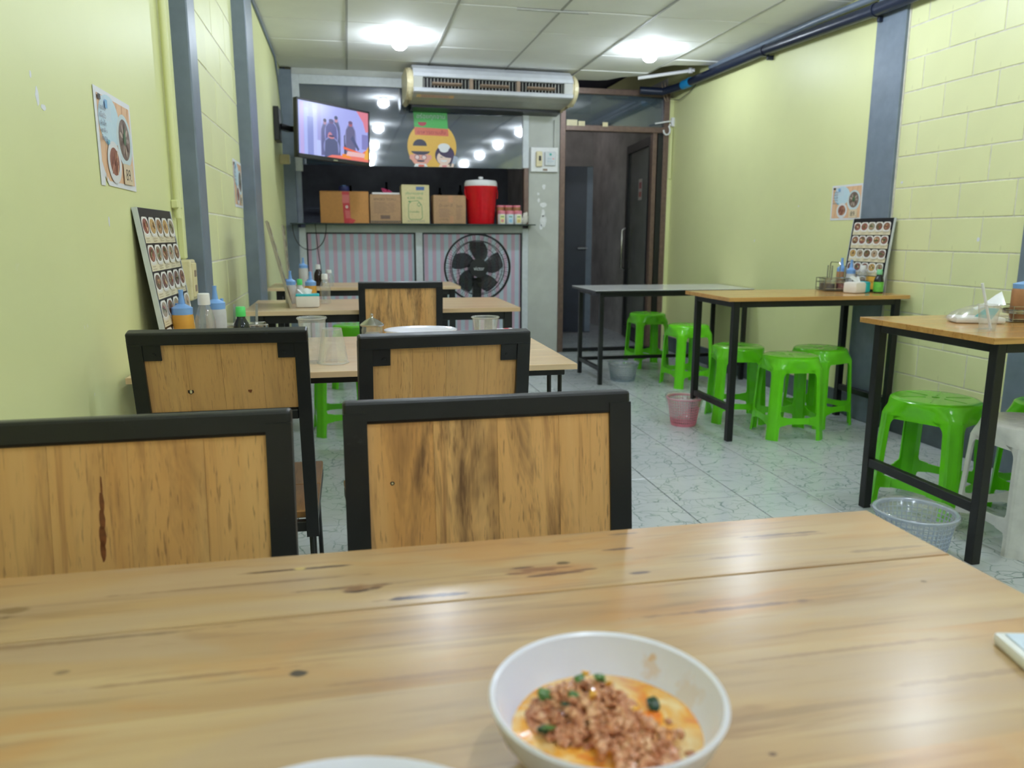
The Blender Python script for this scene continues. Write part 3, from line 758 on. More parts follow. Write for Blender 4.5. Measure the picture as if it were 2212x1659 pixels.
def hairpin_table(label, x0, x1, y0, y1, zt, th, mat, ys, ap=0.022, open_joints=None):
    t = empty('dining_table', (x0, y0, 0), label=label, cat='table', group='wooden tables along the left wall')
    W = x1-x0; D = y1-y0
    planks_x(t, 0, W, [q-y0 for q in ys], zt, th, mat, open_joints=open_joints, gap=0.0006 if open_joints else 0.0003)
    zb = zt-th
    i_ = 0.03
    for a in ((i_, i_+0.03, W-i_, i_+0.03), (i_, D-i_-0.03, W-i_, D-i_-0.03)):
        MB().bx(a[0]-0.012, a[2]+0.012, a[1]-0.012, a[1]+0.012, zb-ap, zb, 0.002).build('apron_rail', M['black'], t)
    for xx in (i_, W-i_):
        MB().bx(xx-0.012, xx+0.012, i_+0.042, D-i_-0.042, zb-ap, zb, 0.002).build('apron_rail', M['black'], t)
    for sx, xx in ((1, i_+0.012), (-1, W-i_-0.012)):
        for sy, yy in ((1, i_+0.03), (-1, D-i_-0.03)):
            hairpin(t, (xx, yy, zb-ap), (0.014*sx, 0.0), (xx-sx*0.004, yy-sy*0.01))
    return t
ZT = 0.765
near = hairpin_table('long lacquered wooden table in the foreground holding the bowl of minced meat', -0.485, 0.570, 0.115, 0.735, ZT, 0.022, M['near_wood'], [0.115, 0.235, 0.36, 0.485, 0.608, 0.735], open_joints=(4,))
for o in near.children:
    if o.name.startswith('plank'):
        # planks share one coordinate frame so that knots and stains keep their places on the board
        o.data.transform(Matrix.Translation((-0.485, 0.115, 0))); o.location = (0.485, -0.115, 0)
hairpin_table('wooden table with two clear cups and a white plate, second from the camera', -0.485, 0.54, 1.785, 2.41, ZT, 0.014, M['table_wood'], [1.785, 1.91, 2.035, 2.16, 2.285, 2.41])
def tube_table(label, x0, x1, y0, y1, zt, th, mat, ys, zr, t_=0.034, back_rail=False, group='steel framed tables along the right wall'):
    t = empty('steel_frame_table', (x0, y0, 0), label=label, cat='table', group=group)
    W = x1-x0; D = y1-y0
    if ys: planks_x(t, 0, W, [q-y0 for q in ys], zt, th, mat)
    else:
        MB().bx(0, W, 0, D, zt-0.003, zt).build('laminate_top', mat, t)
        MB().bx(0, W, 0, D, zt-th, zt-0.0032, 0.001).build('top_edge', M['blackplastic'], t)
    zb = zt-th; a = 0.045+t_/2; xl, xr = a, W-0.03-t_/2; yl, yr = 0.07+t_/2, D-0.02-t_/2
    yl = 0.03+t_/2; yr = D-0.03-t_/2
    for xx in (xl, xr):
        for yy in (yl, yr):
            MB().bx(xx-t_/2, xx+t_/2, yy-t_/2, yy+t_/2, 0, zb, 0.002).build('leg', M['black'], t)
        MB().bx(xx-t_/2+0.002, xx+t_/2-0.002, yl+t_/2, yr-t_/2, zb-t_, zb, 0.002).build('apron_rail', M['black'], t)
        MB().bx(xx-t_/2+0.003, xx+t_/2-0.003, yl+t_/2, yr-t_/2, zr-t_/2, zr+t_/2, 0.002).build('stretcher', M['black'], t)
    for yy in (yl, yr):
        MB().bx(xl+t_/2, xr-t_/2, yy-t_/2+0.002, yy+t_/2-0.002, zb-t_, zb, 0.002).build('apron_rail', M['black'], t)
    if back_rail:
        MB().bx(xl+t_/2, xr-t_/2, yr-t_/2+0.004, yr+t_/2-0.004, zr-t_/2+0.002, zr+t_/2-0.002, 0.002).build('stretcher', M['black'], t)
    return t
LG = 'wooden tables along the left wall'
tube_table('wooden table with a tissue pack and leaning boards, in front of the striped counter', -0.43, 0.728, 3.28, 3.86, ZT, 0.018, M['table_wood'], [3.28, 3.40, 3.515, 3.63, 3.745, 3.86], 0.18, 0.036, False, LG)
tube_table('farthest wooden table on the left, its corner in front of the black fan', -0.47, 0.674, 4.74, 5.22, ZT, 0.018, M['table_wood'], [4.74, 4.86, 4.98, 5.10, 5.22], 0.18, 0.036, False, LG)
tube_table('varnished steel framed table by the grey column, pink basket at its front leg', 1.885, 2.935, 3.60, 4.13, ZT, 0.02, M['orange_wood'], [3.60, 3.73, 3.865, 4.0, 4.13], 0.18)
tube_table('varnished steel framed table at the right edge, with a plastic cup and straw', 1.945, 2.935, 2.0, 2.65, ZT, 0.02, M['orange_wood'], [2.0, 2.13, 2.26, 2.39, 2.52, 2.65], 0.19)
tube_table('low table with a white laminate top and black frame before the corridor door', 1.71, 2.94, 5.24, 5.84, 0.69, 0.018, M['laminate'], None, 0.115, 0.030, True)

# ================================================================== CHAIRS
def make_chair(label, loc, rz, wood_m, gusset, pbot, rec=0.055, W=0.345, H=0.885):
    c = empty('dining_chair', loc, rz, label, 'chair', 'black framed wooden chairs')
    t = 0.027
    zs = 0.43
    def yb(z): return -rec*max(0.0, (z-zs))/(H-zs)
    hw = W/2-t/2
    for s in (-1, 1):
        MB().bar((s*hw, yb(zs)+0.0, zs-0.03), (s*hw, yb(H-t), H-t*0.5), t, t).build('back_post', M['black'], c)
    ang = math.atan2(rec, H-zs)
    MB().box((0, yb(H-t/2), H-t/2), (W, t*1.02, t), (ang, 0, 0), 0.004, 2).build('top_rail', M['black'], c)
    zlow = pbot-0.012
    MB().box((0, yb(zlow), zlow), (W-2*t, t*0.9, 0.022), (ang, 0, 0), 0.002).build('lower_rail', M['black'], c)
    pw = W-2*t+0.001; top = H-t+0.0015; n = 4
    cuts = [0, 0.27, 0.50, 0.77, 1.0] if gusset else [0, 0.22, 0.48, 0.74, 1.0]
    zc = (top+pbot)/2
    for i in range(n):
        a, b2 = -pw/2+pw*cuts[i], -pw/2+pw*cuts[i+1]
        o = MB().box(((a+b2)/2, 0, 0), (b2-a-0.0002, 0.014, top-pbot), None, 0.0003).build('plank', wood_m, c)
        o.location = (0, yb(zc)+0.003, zc); o.rotation_euler = (ang, 0, 0)
    if gusset:
        for s in (-1, 1):
            zg = H-t-0.017
            o = MB().box((0, 0, 0), (0.034, 0.003, 0.034), None, 0.0006).build('corner_plate', M['black'], c)
            o.location = (s*(W/2-t-0.017), yb(zg)-0.008, zg); o.rotation_euler = (ang, 0, 0)
            sc_ = MB().lathe([(0, 0), (0.0035, 0), (0.003, 0.0015), (0, 0.002)], 10).build('screw', M['blackplastic'], o, True)
            sc_.rotation_euler = (PI/2, 0, 0); sc_.location = (s*-0.004, -0.0015, -0.004)
    # seat: two boards on a frame
    SW = W-0.005
    MB().bx(-SW/2, SW/2, 0.012, 0.21, 0.434, 0.452, 0.003).build('seat_board', M['seat_wood'], c)
    MB().bx(-SW/2, SW/2, 0.2108, 0.415, 0.434, 0.452, 0.003).build('seat_board', M['seat_wood'], c)
    for yy in (0.0, 0.40):
        MB().bx(-SW/2, SW/2, yy-0.011, yy+0.011, 0.41, 0.4335, 0.002).build('seat_rail', M['black'], c)
    for s in (-1, 1):
        MB().bx(s*(SW/2-0.011)-0.011, s*(SW/2-0.011)+0.011, 0.011, 0.389, 0.41, 0.4335, 0.002).build('seat_rail', M['black'], c)
        for yy, sy in ((0.02, -1), (0.375, 1)):
            x0 = s*(SW/2-0.014)
            pts = [(x0, yy-sy*0.0+sy*-0.055, 0.412), (x0+s*0.004, yy+sy*0.0, 0.02), (x0+s*0.005, yy+sy*0.006, 0.006), (x0+s*0.004, yy+sy*0.012, 0.02), (x0-s*0.002, yy+sy*0.005, 0.412)]
            MB().tube(pts, 0.0055, 8).build('leg', M['black'], c, True)
    return c
make_chair('nearest chair on the left, facing the camera, golden back with a long brown scar', (-0.239, 0.80, 0), PI+0.010, M['chair_gold'], False, 0.655)
make_chair('nearest chair in the middle, facing the camera, its back streaked with dark stains', (0.160, 0.83, 0), PI+0.010, M['chair_dark'], False, 0.655)
make_chair('chair seen from behind at the left wall, back with a hollow knot and corner plates', (-0.26, 1.725, 0), 0.0, M['chair_plain'], True, 0.712, 0.10)
make_chair('chair seen from behind in the middle, black corner plates, before the white plate', (0.178, 1.555, 0), 0.10, M['chair_plain'], True, 0.695)
make_chair('farthest chair, small stained back panel in front of the second table row', (0.208, 3.27, 0), 0.0, M['chair_dark'], False, 0.66)

def knot(chair, lx, z, yl, rx, rz, col, name='knot', th=0.0012, seed=1):
    p = MB().prism([(u, v) for u, v in blob(0, 0, rx, rz, seed)], 'y', -th/2, th/2)
    o = p.build(name, col, chair); o.location = (lx, yl, z); return o
M['scar'] = simple('brown_scar', srgb(128, 74, 40), 0.4, var=0.15, vscale=120)
M['hole'] = simple('knot_hole', srgb(52, 32, 20), 0.7, var=0.2, vscale=200)
_ch = [o for o in bpy.data.objects if o.name.startswith('dining_chair')]
_ch.sort(key=lambda o: o.name)
def back_y(z, rec): return -rec*(z-0.43)/(0.885-0.43)
for z0, rx in ((0.815, 0.0010), (0.798, 0.0024), (0.780, 0.0030), (0.763, 0.0036), (0.748, 0.0028)):
    o = knot(_ch[0], 0.021+(0.8-z0)*0.03, z0, back_y(z0, 0.055)+0.0101, rx, 0.0135, M['scar'], 'wood_scar', 0.0006, 12)
    o.rotation_euler = (math.atan2(0.055, 0.455), 0, 0)
knot(_ch[1], 0.119, 0.790, back_y(0.790, 0.055)+0.0101, 0.0026, 0.0026, M['hole'], 'nail_hole', 0.0006, 6)
knot(_ch[1], 0.119, 0.790, back_y(0.790, 0.055)+0.0105, 0.0013, 0.0013, M['card_cream'], 'nail_head', 0.0006, 7)
knot(_ch[2], -0.066, 0.757, back_y(0.757, 0.10)-0.0042, 0.0065, 0.007, M['hole'], 'knot', 0.0008, 8)
knot(_ch[2], -0.0655, 0.7555, back_y(0.7555, 0.10)-0.0046, 0.0026, 0.0042, M['card_cream'], 'knot_core', 0.0008, 9)
knot(_ch[2], 0.050, 0.754, back_y(0.754, 0.10)-0.0042, 0.0045, 0.0045, M['scar'], 'knot', 0.0006, 10)
knot(_ch[3], 0.127, 0.827, back_y(0.827, 0.055)-0.0042, 0.0024, 0.0026, M['hole'], 'nail_hole', 0.0008, 11)

# ================================================================== STOOLS
def stool_parts():
    H = 0.445; za, zr1, zr0 = 0.375, 0.125, 0.085     # arch top, rail top, rail bottom
    def half(z): return 0.134+0.020*(1-z/H)
    ch = 0.0175
    def ring(bm, h, c, z, n_per=6):
        pass
    # seat: round top with a centre hole, grooves, skirt going square
    def sq(t, h, c):
        # point on a chamfered square of half size h, chamfer c, direction t
        x, y = math.cos(t), math.sin(t)
        k = h/max(abs(x), abs(y)); lim = (2*h-c)/(abs(x)+abs(y))
        k = min(k, lim); return x*k, y*k
    n = 48
    def seat(mat):
        bm = bmesh.new(); rings = []
        for r, z in ((0.012, H-0.008), (0.013, H-0.001), (0.06, H), (0.125, H), (0.138, H-0.002), (0.146, H-0.008), (0.149, H-0.018)):
            rings.append([bm.verts.new((r*math.cos(2*PI*i/n), r*math.sin(2*PI*i/n), z)) for i in range(n)])
        for q, z, c in ((0.35, H-0.035, 0.06), (0.8, H-0.052, 0.05), (1.0, za+0.004, 0.036), (1.0, za-0.012, ch*1.1)):
            R = []
            for i in range(n):
                t = 2*PI*i/n; sx, sy = sq(t, half(z), 2*ch); cx_, cy_ = 0.149*math.cos(t), 0.149*math.sin(t)
                R.append(bm.verts.new((cx_+(sx-cx_)*q, cy_+(sy-cy_)*q, z)))
            rings.append(R)
        for a, b2 in zip(rings, rings[1:]):
            for i in range(n):
                j = (i+1) % n
                bm.faces.new((a[i], a[j], b2[j], b2[i]))
        # raised ribs on the top
        for k in range(6):
            t = 2*PI*k/6+0.26; d = Vector((math.cos(t), math.sin(t), 0)); s_ = Vector((-d.y, d.x, 0))
            for r0, r1 in ((0.035, 0.118),):
                P = [d*r0+s_*0.002, d*r1+s_*0.002, d*r1-s_*0.002, d*r0-s_*0.002]
                lo = [bm.verts.new((p.x, p.y, H-0.0004)) for p in P]; hi = [bm.verts.new((p.x*1.0, p.y, H+0.0012)) for p in P]
                bm.faces.new(hi)
                for i in range(4): bm.faces.new((lo[i], lo[(i+1) % 4], hi[(i+1) % 4], hi[i]))
        bmesh.ops.recalc_face_normals(bm, faces=bm.faces[:])
        me = bpy.data.meshes.new('seat'); bm.to_mesh(me); bm.free(); me.materials.append(mat)
        for p in me.polygons: p.use_smooth = True
        me.set_sharp_from_angle(angle=math.radians(30))
        return me
    def leg(mat):
        # an open angle section with a chamfered corner; flares into the skirt and round the rail
        bm = bmesh.new(); zs = [0.0, 0.004, zr0-0.02, zr0-0.008, zr0, zr1, zr1+0.006, zr1+0.018, 0.2, 0.28, za-0.04, za-0.028, za-0.016, za-0.008, za-0.002, za+0.002]
        def wid(z):
            w = 0.015
            R = 0.040
            if z > za-R: w += R-math.sqrt(max(0, R*R-(z-(za-R))**2))
            for zz, rr, dirn in ((zr1, 0.018, 1), (zr0, 0.02, -1)):
                q = (z-zz)*dirn
                if 0 <= q < rr: w += rr-math.sqrt(max(0, rr*rr-(rr-q)**2))
            if zr0 <= z <= zr1: w += 0.019
            return w
        outer = []; inner = []
        for z in zs:
            h = half(z); w = wid(z); th = 0.004
            lip = 0.002 if z < 0.005 else 0.0
            pts = [(h-2*ch-w, h), (h-2*ch, h), (h-1.55*ch, h-0.30*ch), (h-1.1*ch, h-0.74*ch-0.002), (h-0.74*ch-0.002, h-1.1*ch), (h-0.30*ch, h-1.55*ch), (h, h-2*ch), (h, h-2*ch-w)]
            pts = [(a+lip, b2+lip) for a, b2 in pts]
            outer.append([bm.verts.new((a, b2, z)) for a, b2 in pts])
            inn = [(h-2*ch-w, h-th), (h-2*ch, h-th), (h-1.55*ch-th*0.5, h-0.30*ch-th), (h-1.1*ch-th*.7, h-0.74*ch-0.002-th*.7), (h-0.74*ch-0.002-th*.7, h-1.1*ch-th*.7), (h-0.30*ch-th, h-1.55*ch-th*0.5), (h-th, h-2*ch), (h-th, h-2*ch-w)]
            inner.append([bm.verts.new((a, b2, z)) for a, b2 in inn])
        m = len(outer[0])
        for A in (outer, inner):
            for r in range(len(zs)-1):
                for i in range(m-1): bm.faces.new((A[r][i], A[r][i+1], A[r+1][i+1], A[r+1][i]))
        for r in range(len(zs)-1):
            for i in (0, m-1): bm.faces.new((outer[r][i], outer[r+1][i], inner[r+1][i], inner[r][i]))
        for r in (0, len(zs)-1):
            for i in range(m-1): bm.faces.new((outer[r][i], outer[r][i+1], inner[r][i+1], inner[r][i]))
        bmesh.ops.recalc_face_normals(bm, faces=bm.faces[:])
        me = bpy.data.meshes.new('leg'); bm.to_mesh(me); bm.free(); me.materials.append(mat)
        for p in me.polygons: p.use_smooth = True
        me.set_sharp_from_angle(angle=math.radians(16))
        return me
    def rail(mat):
        bm = bmesh.new(); zm = (zr0+zr1)/2; h1, h0 = half(zr1), half(zr0); x = h0-2*ch-0.034
        N_ = 6; rows = []
        for i in range(N_+1):
            u = -x+2*x*i/N_; bow = 0.004*(1-(u/x)**2)
            rows.append([bm.verts.new(p) for p in ((u, h0-bow, zr0+0.004*(1-(u/x)**2)), (u, h1-bow, zr1-0.004*(1-(u/x)**2)), (u, h1-bow-0.004, zr1-0.004*(1-(u/x)**2)), (u, h0-bow-0.004, zr0+0.004*(1-(u/x)**2)))])
        for a, b2 in zip(rows, rows[1:]):
            for i in range(4): bm.faces.new((a[i], a[(i+1) % 4], b2[(i+1) % 4], b2[i]))
        bm.faces.new(rows[0]); bm.faces.new(rows[-1][::-1])
        bmesh.ops.recalc_face_normals(bm, faces=bm.faces[:])
        me = bpy.data.meshes.new('stretcher'); bm.to_mesh(me); bm.free(); me.materials.append(mat)
        return me
    return seat, leg, rail
_seat, _leg, _rail = stool_parts()
def stool_proto(mat):
    root = empty('plastic_stool', (0, 0, 0))
    me = _seat(mat); o = bpy.data.objects.new('seat', me); COL.objects.link(o); o.parent = root
    ml, mr = _leg(mat), _rail(mat)
    for k in range(4):
        o = bpy.data.objects.new('leg', ml); COL.objects.link(o); o.parent = root; o.rotation_euler = (0, 0, k*PI/2)
        o = bpy.data.objects.new('stretcher', mr); COL.objects.link(o); o.parent = root; o.rotation_euler = (0, 0, k*PI/2)
    return root
green_root = stool_proto(M['green'])
STOOLS = [
    (2.42, 6.02, 2, 1.0, 'green plastic stool farthest back, under the white topped table by the corridor door'),
    (2.395, 5.17, 5, 1.0, 'green plastic stool half in front of the white topped table, second from the corridor door'),
    (2.225, 4.11, -16, 1.0, 'green plastic stool behind the front leg of the middle right table, beside the pink basket'),
    (2.33, 3.725, -8, 1.0, 'green plastic stool standing foremost in front of the middle right table'),
    (2.655, 3.945, 18, 1.0, 'green plastic stool at the wall under the middle right table, beside the grey column'),
    (2.27, 2.585, 27, 1.12, 'large green plastic stool with glossy top, under the table at the right edge'),
    (2.665, 2.405, 6, 1.0, 'green plastic stool cut by the right edge, behind the white stool'),
    (-0.06, 4.29, 6, 1.0, 'green plastic stool seen under the cup table, between the chair backs'),
    (0.02, 5.62, -6, 1.0, 'green plastic stool beyond the farthest left table, its top beside the small chair back'),
]
for i, (x, y, a, sc_, lab) in enumerate(STOOLS):
    r = green_root if i == 0 else copy_tree(green_root)
    r.location = (x, y, 0); r.rotation_euler = (0, 0, math.radians(a)); r.scale = (sc_, sc_, 1.0)
    tag(r, lab, 'stool', 'green plastic stools')
ws = stool_proto(M['white_stool'])
ws.location = (2.325, 2.185, 0); ws.rotation_euler = (0, 0, math.radians(-3)); ws.scale = (1.07, 1.07, 0.99)
tag(ws, 'scuffed white plastic stool at the right edge behind the table leg', 'stool')

# ================================================================== BASKETS
def basket(label, loc, r0, r1, h, mat, nv, nh, liner_drop, solid=False, tear=0.0, seed=1):
    b_ = empty('waste_basket', loc, 0, label, 'waste bin', 'small waste baskets on the floor')
    n = 36
    MB().lathe([(0, 0.001), (r0, 0.001), (r0+0.001, 0.016), (r0-0.003, 0.016), (r0-0.003, 0.004), (0, 0.004)], n).build('base', mat, b_, True)
    MB().lathe([(r1-0.002, h-0.012), (r1+0.006, h-0.010), (r1+0.008, h-0.002), (r1+0.003, h), (r1-0.003, h-0.003), (r1-0.004, h-0.012), (r1-0.002, h-0.012)], n).build('rim', mat, b_, True)
    ribs = MB()
    def rad(z): return r0+(r1-r0)*(z/h)
    for i in range(nv):
        t = 2*PI*i/nv
        ribs.bar((rad(0.012)*math.cos(t), rad(0.012)*math.sin(t), 0.012), (rad(h-0.01)*math.cos(t), rad(h-0.01)*math.sin(t), h-0.01), 0.0030 if not solid else 0.009, 0.0022, up=(math.cos(t), math.sin(t), 0))
    for k in range(1, nh):
        z = 0.014+(h-0.026)*k/nh
        ribs.lathe([(rad(z)-0.001, z-0.0016), (rad(z)+0.001, z-0.0016), (rad(z)+0.001, z+0.0016), (rad(z)-0.001, z+0.0016), (rad(z)-0.001, z-0.0016)], n)
    ribs.build('lattice', mat, b_)
    r = random.Random(seed); bm = bmesh.new(); rings = []
    prof = [(0.0, 0.012, 0), (r0*0.8, 0.01, 0.1), (rad(h*0.5)-0.006, h*0.5, 0.5), (rad(h)-0.008, h-0.004, 0.6), (r1+0.005, h+0.006, 0.7), (r1+0.014, h-0.004, 1.0), (rad(h*0.75)+0.010, h-liner_drop*0.5, 1.6), (rad(h*0.6)+0.008, h-liner_drop, 2.2)]
    for (q, z, a) in prof:
        ring = []
        for i in range(n):
            t = 2*PI*i/n; w = 1+a*0.016*math.sin(5*t+seed)+a*r.uniform(-0.012, 0.012); dz = a*liner_drop*0.22*math.sin(2*t+seed*2)+a*r.uniform(-0.002, 0.002)
            ring.append(bm.verts.new((q*w*math.cos(t), q*w*math.sin(t), max(0.009, z+(dz if a > 0.9 else 0)))))
        rings.append(ring)
    for a, c in zip(rings, rings[1:]):
        for i in range(n): bm.faces.new((a[i], a[(i+1) % n], c[(i+1) % n], c[i]))
    me = bpy.data.meshes.new('bin_liner'); bm.to_mesh(me); bm.free(); me.materials.append(M['liner'])
    for p in me.polygons: p.use_smooth = True
    o = bpy.data.objects.new('bin_liner', me); COL.objects.link(o); o.parent = b_
    return b_
basket('pink lattice waste basket lined with a clear bag, beside the middle right table leg', (1.865, 4.035, 0), 0.070, 0.096, 0.165, M['pink'], 40, 9, 0.075, seed=2)
basket('dark grey waste basket by the leg of the white topped table', (2.0, 5.43, 0), 0.090, 0.108, 0.135, M['bin_grey'], 44, 7, 0.08, seed=4)
basket('blue grey lattice waste basket with clear bag, behind the right corner of the near table', (1.775, 2.055, 0), 0.088, 0.120, 0.20, M['bin_blue'], 46, 11, 0.03, seed=7)

# ================================================================== FOOD ON THE NEAR TABLE
def bowl(label, loc, prof_scale, h, cat='bowl'):
    b_ = MB()
    R = prof_scale
    b_.lathe([(0, 0.0), (R*0.50, 0.0), (R*0.52, 0.006), (R*0.74, h*0.30), (R*0.92, h*0.66), (R, h-0.0015), (R-0.001, h), (R-0.0035, h-0.0015), (R*0.90-0.001, h*0.68), (R*0.70, h*0.34), (R*0.46, 0.009), (0, 0.007)], 64)
    o = b_.build('bowl', M['bowl'], smooth=True); o.location = loc
    return tag(o, label, cat)
BX, BY = 0.137, 0.381
m_, nt, b = new_mat('stained_melamine')
v = coords(nt); fn = noise(nt, v, 120, 3, 0.6); c = ramp(nt, noise(nt, v, 20, 2), [(0.3, srgb(235, 233, 249)), (0.7, srgb(239, 237, 252))])
for (x, y, z, r_, k_) in ((0.040, 0.038, 0.036, 0.0085, 0.35), (0.046, 0.031, 0.036, 0.005, 0.5), (0.028, 0.052, 0.040, 0.003, 0.7), (0.045, 0.042, 0.041, 0.003, 0.6), (0.054, 0.012, 0.031, 0.012, 0.25)):
    a_ = nt.nodes.new('ShaderNodeVectorMath'); a_.operation = 'DISTANCE'; L(nt, v, a_.inputs[0]); a_.inputs[1].default_value = (x, y, z)
    dd = math_(nt, 'ADD', math_(nt, 'DIVIDE', a_.outputs['Value'], r_), math_(nt, 'MULTIPLY', math_(nt, 'SUBTRACT', fn, 0.5), 2.2))
    c = mix(nt, math_(nt, 'MULTIPLY', ramp(nt, dd, [(0.6, 1.0), (1.0, 0.0)]), k_), c, srgb(226, 172, 92))
L(nt, c, b.inputs['Base Color']); b.inputs['Roughness'].default_value = 0.16
M['bowl_used'] = m_
_bw = bowl('white melamine bowl on the near table, minced meat and sauce inside', (BX, BY, ZT), 0.0685, 0.050)
_bw.data.materials[0] = M['bowl_used']
bowl('white dish at the bottom edge of the near table, only its rim in view', (-0.019, 0.258, ZT), 0.103, 0.045, 'dish')

meal = empty('minced_pork_meal', (BX, BY, ZT), label='brown minced pork with green herbs in orange sauce, in the white bowl', cat='food')
m_, nt, b = new_mat('orange_sauce')
v = coords(nt); f = noise(nt, v, 42, 4, 0.6, 0.8); g = noise(nt, v, 20, 2)
c = ramp(nt, f, [(0.30, srgb(232, 112, 24)), (0.46, srgb(244, 172, 64)), (0.64, srgb(250, 222, 164))])
c = mix(nt, ramp(nt, g, [(0.45, 0.0), (0.7, 0.6)]), c, srgb(240, 218, 172))
L(nt, c, b.inputs['Base Color']); b.inputs['Roughness'].default_value = 0.08; b.inputs['Coat Weight'].default_value = 0.6; bump(nt, b, f, 0.15, 0.002)
M['sauce'] = m_
bm = bmesh.new(); rr = random.Random(5); n = 48; rings = []
for q, z in ((0.0, 0.0258), (0.3, 0.0260), (0.6, 0.0261), (0.86, 0.0263), (1.0, 0.0265)):
    ring = []
    for i in range(n):
        t = 2*PI*i/n
        R = 0.0570*(1+0.02*math.sin(3*t+1)+0.015*math.sin(5*t))
        ring.append(bm.verts.new((R*q*math.cos(t)+0.000, R*q*math.sin(t)-0.000, z+0.0012*math.sin(7*t)*q*(1-q)*4)))
    rings.append(ring)
for a, c2 in zip(rings, rings[1:]):
    for i in range(n): bm.faces.new((a[i], a[(i+1) % n], c2[(i+1) % n], c2[i]))
me = bpy.data.meshes.new('sauce'); bm.to_mesh(me); bm.free(); me.materials.append(M['sauce'])
for p in me.polygons: p.use_smooth = True
o = bpy.data.objects.new('sauce', me); COL.objects.link(o); o.parent = meal
sm = MB()
for (t, z, ww, hh) in ((35, 0.031, 0.010, 0.005), (48, 0.036, 0.005, 0.0025), (20, 0.030, 0.004, 0.006)):
    pass
def lump(bm, c, r, rnd, sub=1):
    q = bmesh.ops.create_icosphere(bm, subdivisions=sub, radius=r)
    sx, sy, sz = rnd.uniform(0.7, 1.45), rnd.uniform(0.7, 1.3), rnd.uniform(0.6, 1.0)
    rot = Euler((rnd.uniform(0, 6), rnd.uniform(0, 6), rnd.uniform(0, 6))).to_matrix()
    for v in q['verts']:
        k = rnd.uniform(0.66, 1.28)
        p = Vector((v.co.x*sx, v.co.y*sy, v.co.z*sz))*k
        v.co = rot @ p + Vector(c)
    return q['verts']
m_, nt, b = new_mat('minced_pork')
v = coords(nt); f = noise(nt, v, 150, 3, 0.6); g = noise(nt, v, 60, 2)
c = ramp(nt, f, [(0.28, srgb(136, 70, 40)), (0.46, srgb(204, 136, 96)), (0.68, srgb(240, 192, 152))])
c = mix(nt, ramp(nt, g, [(0.5, 0.0), (0.7, 0.5)]), c, srgb(176, 84, 36))
L(nt, c, b.inputs['Base Color']); b.inputs['Roughness'].default_value = 0.22; b.inputs['Coat Weight'].default_value = 0.6; b.inputs['Coat Roughness'].default_value = 0.08
b.inputs['Subsurface Weight'].default_value = 0.1; b.inputs['Subsurface Radius'].default_value = (0.004, 0.002, 0.001)
M['pork'] = m_
bm = bmesh.new()
for i in range(1050):
    t = rr.uniform(0, 2*PI); q = math.sqrt(rr.random())
    # a heap left of the middle of the bowl, running towards the near rim
    x = -0.010+0.034*q*math.cos(t); y = 0.013+0.029*q*math.sin(t)
    if rr.random() < 0.34:
        u = rr.random(); x = rr.gauss(0.006+0.010*u, 0.010); y = -0.006-0.046*u; q = 0.75
    hgt = 0.019*max(0, 1-q*q)
    z = 0.0265+hgt*rr.uniform(0.55, 1.0)
    d = math.hypot(x, y)
    if d > 0.052: continue
    lump(bm, (x, y, z), rr.choice([0.0014, 0.0018, 0.0022, 0.0026, 0.0032])*rr.uniform(0.85, 1.15), rr)
me = bpy.data.meshes.new('minced_pork'); bm.to_mesh(me); bm.free(); me.materials.append(M['pork'])
for p in me.polygons: p.use_smooth = p.index % 3 != 0
o = bpy.data.objects.new('minced_pork', me); COL.objects.link(o); o.parent = meal; o['kind'] = 'stuff'
M['herb'] = simple('green_herb', srgb(72, 112, 36), 0.3, var=0.2, vscale=200)
M['herb_dark'] = simple('dark_green_herb', srgb(24, 62, 34), 0.3, var=0.2, vscale=200)
M['garlic'] = simple('yellow_garlic', srgb(224, 162, 52), 0.3, var=0.1, vscale=200)
for (x, y, z, r, mt) in [(-0.030, 0.012, 0.031, 0.0042, 'herb'), (-0.036, -0.010, 0.024, 0.0045, 'herb_dark'), (-0.033, -0.012, 0.026, 0.004, 'herb'), (-0.016, 0.0, 0.037, 0.0035, 'herb'), (-0.009, 0.012, 0.039, 0.0032, 'herb'), (0.004, 0.012, 0.038, 0.0038, 'herb'), (0.036, 0.004, 0.021, 0.0062, 'herb_dark'), (0.012, -0.040, 0.023, 0.0032, 'herb'), (-0.022, -0.004, 0.034, 0.0028, 'herb_dark')]:
    q = MB(); lump(q.bm, (0, 0, 0), r, rr, 2)
    for vv in q.bm.verts: vv.co.z *= 0.45
    o = q.build('herb_leaf', M[mt], meal, True); o.location = (x-0.002, y+0.008, z+0.008); o.rotation_euler = (rr.uniform(-.4, .4), rr.uniform(-.4, .4), rr.uniform(0, 6))
for (x, y, z) in [(-0.004, 0.022, 0.036), (-0.008, -0.004, 0.0385), (0.006, 0.006, 0.038), (0.016, -0.01, 0.030)]:
    q = MB(); lump(q.bm, (0, 0, 0), 0.0026, rr, 1); o = q.build('garlic_bit', M['garlic'], meal, True); o.location = (x, y+0.008, z+0.0075)

# white tray corner at the right frame edge
tr = empty('tissue_packet', (0.548, 0.402, ZT), rz=math.radians(-14), label='white plastic packet at the right edge of the near table', cat='packet')
MB().bx(-0.085, 0.03, -0.03, 0.035, 0.0, 0.010, 0.0035, 2).build('packet', M['white'], tr, True)
MB().bx(-0.079, 0.03, -0.024, 0.029, 0.0098, 0.0112, 0.0004).build('label_sheet', simple('pale_blue_label', srgb(206, 220, 240), 0.35), tr)

